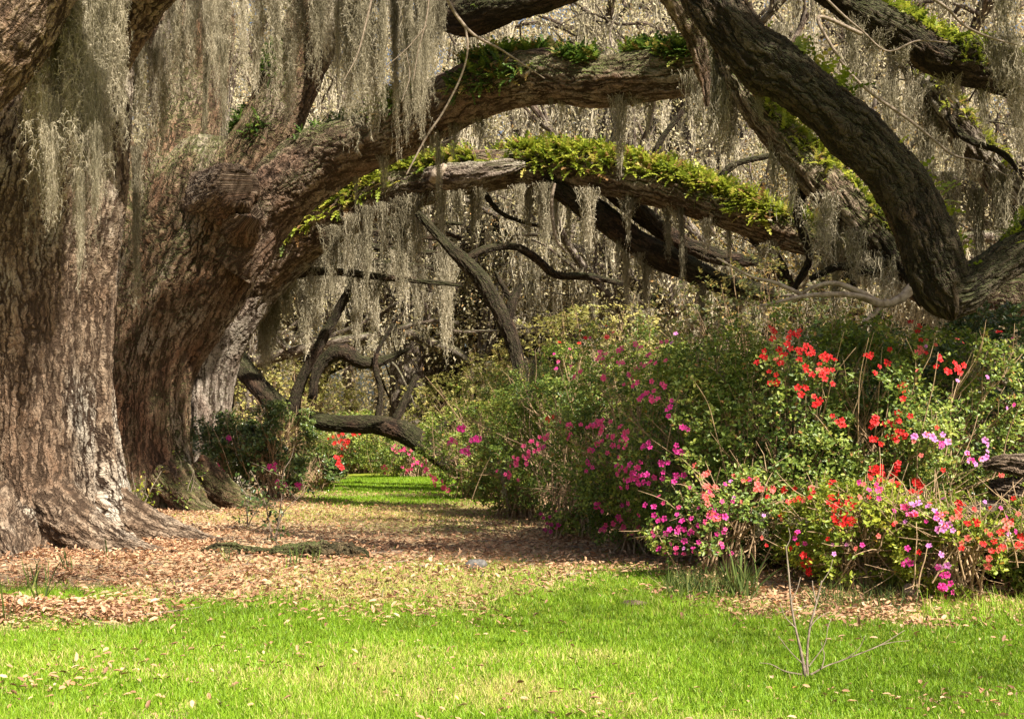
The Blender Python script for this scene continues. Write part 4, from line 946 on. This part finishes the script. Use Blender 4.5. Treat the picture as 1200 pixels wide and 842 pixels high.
B['lf2'] = bush('camellia_shrub', 322, 25.0, .98, 1.95, 2000, M_CAM, 'wide dark green shrub below the low limb, left of the far lawn', 'shrub', 19, gap=.36, fine=False, leaf=.07, tint=(.68, .2))
B['lf3'] = bush('camellia_shrub', 370, 27.5, .7, .9, 900, M_CAM, 'small dark shrub at the left corner of the far lawn', 'shrub', 20, gap=.2, fine=False, leaf=.075)
B['bg1'] = bush('wild_shrub', 560, 40, 2.6, 3.6, 2600, M_YEL, 'yellow-green shrub far behind the end of the low limb', 'shrub', 21, gap=.3, fine=False, leaf=.09, tint=(.55, .2))
B['bg2'] = bush('wild_shrub', 330, 42, 3.0, 3.8, 2600, M_YEL, 'yellow-green shrub far behind the leaning bough', 'shrub', 22, gap=.3, fine=False, leaf=.09, tint=(.6, .2))
B['bg3'] = bush('wild_shrub', 690, 27, 2.4, 4.2, 2600, M_YEL, 'tall yellow-green shrub behind the slim leaning oak', 'shrub', 23, gap=.35, fine=False, leaf=.08, tint=(.6, .2))
B['bg4'] = bush('wild_shrub', 900, 22, 2.6, 4.4, 2600, M_OAKLEAF, 'tall olive shrub behind the dead branches', 'shrub', 24, gap=.35, fine=False, leaf=.075, tint=(.5, .2))

def hit_bush(px, py):
    d = np.array([(px - 600) / F, 1.0, -(py - HZ) / F]); o = np.array([0, 0, CAM_Z]); best = None
    for (r, c, rad, sd) in BUSHES:
        if not r.name.startswith(('azalea', 'camellia')): continue
        A = d / rad; Bv = (o - c) / rad
        a = A @ A; b = 2 * A @ Bv; cc = Bv @ Bv - 1.05; D = b * b - 4 * a * cc
        if D <= 0: continue
        t = (-b - math.sqrt(D)) / (2 * a)
        if best is None or t < best[0]: best = (t, r, c)
    return best, d, o
CL = {'red': [(910, 387), (914, 398), (935, 390), (889, 415), (903, 422), (917, 416), (935, 413), (942, 413), (952, 414), (966, 415), (946, 431), (964, 437), (969, 442), (907, 444), (946, 458), (959, 470), (1024, 421), (1037, 424), (1106, 426), (1115, 424), (1123, 435), (1074, 380), (1060, 454), (1057, 472), (1058, 488), (1021, 492), (1030, 494), (1046, 505), (1053, 506), (1028, 515), (982, 494), (1024, 547), (1035, 551), (1049, 550), (1028, 561), (1074, 568), (921, 574), (932, 574), (973, 563), (927, 576), (975, 586), (985, 587), (998, 591), (980, 607), (988, 612), (952, 662), (945, 666), (1035, 557), (1075, 569), (1130, 592), (1142, 605), (1165, 632), (1195, 636), (1177, 642), (602, 395), (656, 396), (667, 374), (673, 379), (685, 396), (651, 494), (713, 392), (860, 549), (925, 400), (950, 395), (1000, 585)],
      'coral': [(1003, 401), (1012, 403), (1080, 406), (836, 545), (850, 544), (832, 574), (864, 558), (889, 561), (903, 565), (953, 565), (967, 488), (989, 394), (823, 549), (1174, 561), (833, 577), (822, 585), (860, 549), (835, 605), (1105, 604), (1172, 562), (1182, 614), (1122, 632), (1165, 650), (880, 570), (896, 552), (1020, 470), (905, 575), (942, 578)],
      'pink': [(777, 401), (785, 376), (706, 415), (726, 422), (731, 422), (708, 440), (678, 432), (749, 412), (767, 424), (751, 428), (774, 455), (756, 467), (762, 467), (740, 446), (667, 499), (674, 507), (692, 504), (699, 495), (701, 506), (710, 495), (728, 506), (724, 508), (637, 515), (619, 526), (614, 542), (603, 545), (596, 554), (609, 537), (625, 520), (640, 523), (1060, 600), (725, 614), (750, 617), (705, 620), (735, 518), (702, 527), (714, 515)],
      'mag': [(690, 540), (700, 590), (730, 600), (760, 600), (800, 560), (812, 500), (780, 480), (660, 560), (676, 590), (755, 520), (795, 530), (842, 600), (742, 547), (735, 554), (745, 561), (756, 561), (774, 544), (710, 558), (742, 550), (735, 557), (760, 565), (710, 560), (784, 621), (800, 623), (818, 615), (761, 642), (640, 604), (644, 622), (1069, 655), (1107, 677), (1105, 690), (1100, 692), (720, 540), (730, 565), (780, 560), (690, 575), (1021, 570), (1025, 580), (765, 590)],
      'vio': [(935, 488), (946, 490), (907, 494), (923, 504), (1007, 504), (1013, 505), (1006, 522), (1099, 513), (1101, 520), (834, 524), (853, 524), (843, 526), (848, 476), (874, 472), (1092, 605), (1109, 617), (1076, 592), (1105, 660), (860, 520), (790, 397), (796, 397), (1075, 510), (1135, 535), (1150, 529)]}
FAR = {'pink': [(440, 556), (452, 548), (468, 560), (478, 552), (490, 558), (505, 562), (520, 571), (500, 545), (465, 525), (478, 530), (512, 578), (526, 576), (485, 540)], 'red': [(398, 508), (405, 515), (412, 510), (400, 520), (420, 508), (396, 540), (402, 545), (388, 515)], 'mag': [(270, 514), (258, 556), (330, 565), (350, 570), (240, 550), (320, 548), (530, 520), (545, 530), (560, 515), (540, 500)]}
cnt = {}
def put(px, py, colr, big=1.0):
    best, d, o = hit_bush(px, py)
    if best is None: return
    t, r, c = best
    if cnt.get(r.name, 0) >= 98: return
    p = o + d * (t - .03); out_ = unit((p - c) * np.array([1, 1, .6]) + np.array([0, -.5, .25]) + SH_R.normal(0, .35, 3))
    M = frames(np.cross(out_, rdir(1, SH_R)[0])[None], out_[None])[0]
    f_ = bpy.data.objects.new('flower', FLW[colr][SH_R.integers(0, 2)]); COL.objects.link(f_); f_.parent = r
    import mathutils
    s = big * SH_R.uniform(.025, .038)
    f_.matrix_local = mathutils.Matrix.Translation(mathutils.Vector(p - np.array(r.location))) @ mathutils.Matrix(M.tolist()).to_4x4() @ mathutils.Matrix.Scale(s, 4)
    cnt[r.name] = cnt.get(r.name, 0) + 1
for colr, pts in CL.items():
    for (px, py) in pts:
        k = SH_R.integers(3, 6)
        for j in range(k):
            c2 = colr
            if SH_R.random() < .05: c2 = {'red': 'coral', 'coral': 'red', 'pink': 'mag', 'mag': 'pink', 'vio': 'mag'}[colr]
            put(px + SH_R.normal(0, 6), py + SH_R.normal(0, 5), c2)
for colr, pts in FAR.items():
    for (px, py) in pts:
        for j in range(4): put(px + SH_R.normal(0, 4), py + SH_R.normal(0, 3.5), colr, 1.9)
for k in range(430):    # single buds
    bx = SH_R.uniform(640, 1190); by = SH_R.uniform(388, 650)
    put(bx, by, (['pink', 'mag', 'pink', 'mag', 'vio'] if bx < 860 else ['red', 'red', 'coral', 'vio', 'mag'])[SH_R.integers(0, 5)], .72)

# =================================================================== small moss beards on shrubs
for px, a, b_, Y, l in ((692, 540, 640, 15.0, 'pale moss hanging down the path side of the pink azaleas'), (893, 600, 640, 10.9, 'small moss strand caught low in the azaleas below the coral blooms'), (940, 606, 655, 10.7, 'dull moss tuft hanging above the lone low red flower'), (1036, 575, 640, 10.9, 'brown moss strand hanging below the scarlet flowers near the logs'), (1140, 400, 470, 12.2, 'moss strand over the dark camellia at the right'), (592, 530, 600, 19, 'moss beard trailing from the sparse azalea over the path'), (622, 420, 480, 18.6, 'pale moss on top of the sparse azalea')):
    beard(px, a, b_, Y, 'mid', l, None, .5)

# =================================================================== small plants and debris
def sapling(px, py, label, hpx, seed, spread=.4, leafy=60, mat=M_CAM, leaf=.07):
    rg = np.random.default_rng(seed); Y = gy(py); b = P(px, py, Y); b[2] = float(ground_z(np.array([b[0]]), np.array([Y]))[0])
    r = empty('sapling', b, label, 'sapling'); H = hpx / F * Y
    acc = Acc(); tips = []
    for k in range(3):
        c, d = wander((rg.normal(0, .03), rg.normal(0, .03), -.02), (rg.normal(0, .18), rg.normal(0, .15), 1), H * rg.uniform(.7, 1), .013, .004, 6, .12, rg); add_tube(acc, c, .05, 6, lump=.05)
        for j in range(5):
            q = c[rg.integers(1, 7)][:3]; c2, _ = wander(q, rdir(1, rg)[0] + np.array([0, 0, .35]), spread * rg.uniform(.4, 1), .005, .002, 4, .2, rg); add_tube(acc, c2, .06, 4, lump=0)
            tips += [t[:3] for t in c2[1:]]
    link('stem', acc.mesh('stem', M_TWIG, True), r)
    tips = np.array(tips); n = leafy * 4; p = tips[rg.integers(0, len(tips), n)] + rg.normal(0, .04, (n, 3))
    V, fs = scatter(LF_V * np.array([1.3, 1, 1]), LF_F, p, frames(rdir(n, rg), rdir(n, rg) * .5 + np.array([0, 0, 1])), leaf * rg.uniform(.6, 1.2, n))
    link('foliage', make_mesh('foliage', V, fs, mat, {'tint': np.repeat(rg.random(n), 6)}), r)
    return r
sapling(322, 640, 'leafy young sapling with a slim stem in front of the mossy log', 110, 1, .45, 60)
sapling(290, 618, 'low twiggy sapling with few leaves left of the slim one', 50, 2, .4, 30)
sapling(160, 615, 'thin sprouting plant with yellow-green leaves at the foot of the second trunk', 90, 3, .5, 40, M_AZY, .07)
sapling(215, 600, 'small twiggy plant between the second trunk and the dark shrub', 60, 4, .5, 30, M_AZ, .07)
# bare forked twig shrub on the lawn
Y = gy(790); b = P(945, 790, Y); b[2] = float(ground_z(np.array([b[0]]), np.array([Y]))[0])
r = empty('bare_sapling', b, 'bare forked twiggy stem standing alone on the lawn before the azaleas', 'sapling')
def lp(pts): 
    c = limb([(a, bb, Y + (k * .02), w) for k, (a, bb, w) in enumerate(pts)]); c[:, :3] -= b; c[:, 3] *= .55; return c
for pts in ([(944, 792, 9), (938, 760, 6), (932, 735, 5), (927, 705, 5), (924, 670, 4), (921, 640, 3)], [(946, 792, 8), (946, 765, 5), (949, 735, 5), (957, 705, 4), (963, 680, 3)], [(950, 790, 5), (968, 780, 3), (990, 772, 3), (1030, 756, 2.5), (1060, 738, 1.5)], [(957, 706, 3), (953, 690, 2.5), (952, 680, 2)], [(948, 780, 3), (966, 755, 2), (970, 735, 2), (974, 725, 1)], [(927, 705, 2.5), (934, 690, 2), (938, 676, 1.5)], [(944, 780, 3), (928, 765, 2), (912, 745, 1.5)], [(963, 782, 3), (966, 768, 2), (962, 752, 1)], [(932, 735, 2.5), (920, 722, 2), (914, 706, 1)], [(949, 735, 2.5), (958, 724, 2), (972, 716, 1)], [(1030, 756, 2), (1046, 752, 1.5), (1066, 750, 1)], [(990, 772, 2), (1006, 760, 1.5), (1014, 744, 1)], [(940, 790, 4), (920, 786, 3), (904, 778, 2), (890, 776, 1)], [(921, 642, 2), (926, 630, 1.5), (924, 618, 1)], [(963, 682, 2), (972, 668, 1.5), (976, 655, 1)]):
    c = lp(pts); V, fs, bk = tube_geo(c, .02, 8, lump=.1); link('twig', make_mesh('twig', V, fs, M_TWIG, {'tint': np.zeros(len(V))}, True, {'bark': bk}), r)
# daffodil-like leaf clumps
def clump(px, py, label, n, h, seed, spread=.05, mat=M_BULB, lean=.22, cat='plant', name='bulb_plant', w=.012):
    rg = np.random.default_rng(seed); Y = gy(py); x = (px - 600) / F * Y
    z = float(ground_z(np.array([x]), np.array([Y]))[0])
    pos = np.stack([rg.normal(0, spread, n), rg.normal(0, spread, n), np.zeros(n)], -1)
    d = unit(np.stack([rg.normal(0, lean, n), rg.normal(0, lean, n), np.ones(n)], -1)); M = frames(d, rdir(n, rg))
    hh = h * rg.uniform(.6, 1.1, n)
    tV = np.array([[-.7, -.03, 0], [.7, -.03, 0], [-.5, .4, .02], [.5, .4, .02], [-.42, .75, .10], [.42, .75, .10], [0, 1, .26]])
    V = np.einsum('nij,nkj->nki', M, tV[None] * np.stack([np.full(n, w), hh, hh], -1)[:, None, :]) + pos[:, None, :]
    off = (np.arange(n) * 7)[:, None, None]
    fs = [(np.array([[0, 1, 3, 2], [2, 3, 5, 4]])[None] + off).reshape(-1, 4), (np.array([[4, 5, 6]])[None] + off).reshape(-1, 3)]
    o = link(name, make_mesh(name, V.reshape(-1, 3), fs, mat, {'tint': np.repeat(rg.random(n), 7)}), None, (x, Y, z)); tag(o, label, cat)
    return o
clump(8, 738, 'tall thin bulb leaves at the left edge of the leaf heap', 7, .42, 1, .03, lean=.35)
clump(46, 722, 'thin dark bulb leaves standing in the leaf heap', 9, .42, 2, .03, lean=.3)
clump(42, 690, 'short bulb leaves behind the leaf heap', 9, .28, 3, .03)
clump(78, 672, 'dark bulb leaves in front of the nearest trunk', 10, .26, 4, .03)
clump(126, 662, 'single upright bulb leaves at the right foot of the nearest trunk', 4, .26, 5, .03, lean=.06)
clump(345, 668, 'bulb leaves growing before the mossy log', 12, .24, 6, .03)
clump(268, 662, 'small bulb leaves at the left end of the mossy log', 9, .18, 7, .03)
clump(372, 662, 'few pale bulb leaves before the right end of the mossy log', 6, .22, 8, .025)
clump(870, 702, 'long strap leaves at the foot of the coral azalea', 26, .42, 9, .05, lean=.4, w=.018)
def lily(px0, px1, Y0, n, label, seed):
    rg = np.random.default_rng(seed); acc = Acc()
    px = rg.uniform(px0, px1, n); Yr = Y0 + rg.normal(0, .22, n); x = (px - 600) / F * Yr
    V, fs, t = blades(x, Yr, rg.uniform(.10, .26, n), np.full(n, .009), rg.random(n), .5, rg); acc.add(V, fs, t)
    o = link('lilyturf', acc.mesh('lilyturf', M_BULB)); tag(o, label, 'ground cover', kind='stuff')
lily(780, 880, 10.65, 560, 'dark blue-green lilyturf along the foot of the pink and coral azaleas', 1)
lily(955, 1075, 10.15, 300, 'dark lilyturf and weeds below the low yellow-green azalea', 2)
acc = Acc(); rg = np.random.default_rng(4)
px = rg.uniform(1080, 1230, 500); Yr = 9.5 + rg.normal(0, .22, 500); V, fs, t = blades((px - 600) / F * Yr, Yr, rg.uniform(.08, .24, 500), np.full(500, .007), rg.uniform(.3, .95, 500), .35, rg); acc.add(V, fs, t)
tag(link('tall_grass', acc.mesh('tall_grass', M_GRASS)), 'longer uncut grass at the right edge of the lawn', 'grass', kind='stuff')
# mossy fallen log on the leaf litter
lg = np.array([1, 1, 1, 1.05]) * limb([(236, 650, 13.9, 5), (262, 652, 13.9, 13), (310, 657, 13.7, 10), (350, 657, 13.6, 20), (395, 655, 13.6, 20), (420, 657, 13.5, 14), (436, 662, 13.4, 5)])
lg[:, 2] = ground_z(lg[:, 0], lg[:, 1]) + lg[:, 3] * .5
V, fs, bk = tube_geo(lg, .02, 44, lump=.42, lump_f=2.4, seed=91)
V = V + .025 * fbm(V * 9, 3, 3)[:, None] * np.array([0, .6, 1])
tag(link('fallen_log', make_mesh('fallen_log', V, fs, M_MOSSLOG, {'tint': np.zeros(len(V))}, True, {'bark': bk})), 'dark mossy fallen log lying on the leaf litter', 'log')
def rock(px, py, w, h, label, seed, mat=M_STONE, name='stone', zup=0.0, cat='stone', Y=None):
    rg = np.random.default_rng(seed); Y = Y or gy(py); x = (px - 600) / F * Y
    u = np.linspace(0, pi, 15)[:, None]; v = (np.arange(24) / 24 * 2 * pi)[None]
    d = np.stack([np.sin(u) * np.cos(v), np.sin(u) * np.sin(v), np.cos(u) + 0 * v], -1).reshape(-1, 3)
    V = d * (1 + .25 * fbm(d * 1.8 + seed, seed, 3) + .06 * vnoise(d * 7, seed))[:, None] * np.array([w / 2, w * .4, h / 2]); V[:, 2] += h * .35
    i = np.arange(14)[:, None]; j = np.arange(24)[None]; q = np.stack([i * 24 + j, i * 24 + (j + 1) % 24, (i + 1) * 24 + (j + 1) % 24, (i + 1) * 24 + j], -1).reshape(-1, 4)
    z = float(ground_z(np.array([x]), np.array([Y]))[0]) + zup
    o = link(name, make_mesh(name, V, q, mat, None, True), None, (x, Y, z)); tag(o, label, cat); return o
rock(558, 670, .24, .13, 'small grey stone on the leaf litter by the path', 1)
rock(742, 709, .22, .05, 'flat pale piece of debris on the grass before the pink azaleas', 2, M_PALEW, 'wood_piece', cat='debris')
rock(1066, 706, .13, .18, 'tan upright broken wood lump below the magenta flowers', 3, M_PALEW, 'wood_lump', cat='debris')
rock(1165, 626, .3, .2, 'brown rock lying against the old logs', 4, simple_mat('rock_brown', (.2, .13, .09), (.38, .28, .2), 10), 'rock', .42, 'rock', Y=10.45)
# weathered logs
lmat = bark_mat('weathered_log', light=(.30, .24, .18), mid=(.17, .125, .09), sc=1.6, depth=.05, lich=.4, rust=.3)
for pts, lab in (([(1152, 546, 10.85, 5), (1178, 543, 10.75, 18), (1240, 552, 10.7, 26), (1320, 560, 10.7, 24)], 'topmost weathered grey log of the low heap at the right'),
                 ([(1160, 570, 10.9, 12), (1182, 572, 10.8, 22), (1230, 574, 10.7, 28), (1320, 580, 10.7, 26)], 'middle weathered log of the low heap at the right'),
                 ([(1095, 606, 10.9, 20), (1150, 604, 10.85, 30), (1240, 608, 10.8, 32), (1330, 610, 10.8, 32)], 'lower weathered log of the low heap at the right'),
                 ([(1085, 652, 10.9, 36), (1150, 650, 10.9, 50), (1240, 652, 10.85, 52), (1330, 652, 10.85, 50)], 'bottom weathered log on the ground in the heap at the right')):
    V, fs, bk = tube_geo(limb(pts), .02, 70, lump=.25, lump_f=2.4, seed=len(lab))
    tag(link('weathered_log', make_mesh('weathered_log', V, fs, lmat, {'tint': np.zeros(len(V))}, True, {'bark': bk})), lab, 'log')

# =================================================================== light, sky, camera
to_sun = unit(np.array([.5, -.55, .78]))
el = math.asin(to_sun[2]); az = math.atan2(to_sun[0], to_sun[1])
w = bpy.data.worlds.new('World'); SC.world = w; w.use_nodes = True
nt = w.node_tree; bg = nt.nodes['Background']
sky = nt.nodes.new('ShaderNodeTexSky'); sky.sky_type = 'NISHITA'; sky.sun_disc = False
sky.sun_elevation = el; sky.sun_rotation = az; sky.dust_density = 5.0; sky.air_density = 1.0
nt.links.new(sky.outputs[0], bg.inputs[0]); bg.inputs[1].default_value = .055
ld = bpy.data.lights.new('sun', 'SUN'); ld.energy = 5.0; ld.angle = radians(.6); ld.color = (1, .92, .79)
lo = bpy.data.objects.new('sun', ld); COL.objects.link(lo)
import mathutils
lo.rotation_euler = mathutils.Vector((-to_sun).tolist()).to_track_quat('-Z', 'Y').to_euler(); lo.location = (0, 0, 30)
cd = bpy.data.cameras.new('camera'); cam = bpy.data.objects.new('camera', cd); COL.objects.link(cam)
cam.location = (0, 0, CAM_Z); cam.rotation_euler = (radians(90), 0, 0)
cd.sensor_width = 36; cd.lens = 36 * F / 1200; cd.shift_y = (HZ - 421) / 1200; cd.clip_end = 2000; cd.clip_start = .05
SC.camera = cam
vs = SC.view_settings; vs.view_transform = 'Standard'; vs.look = 'None'; vs.gamma = 1; vs.exposure = 1.5; vs.use_curve_mapping = False
SC.cycles.max_bounces = 6; SC.cycles.diffuse_bounces = 3; SC.cycles.transmission_bounces = 3; SC.cycles.use_denoising = True
SC.cycles.sample_clamp_indirect = 6
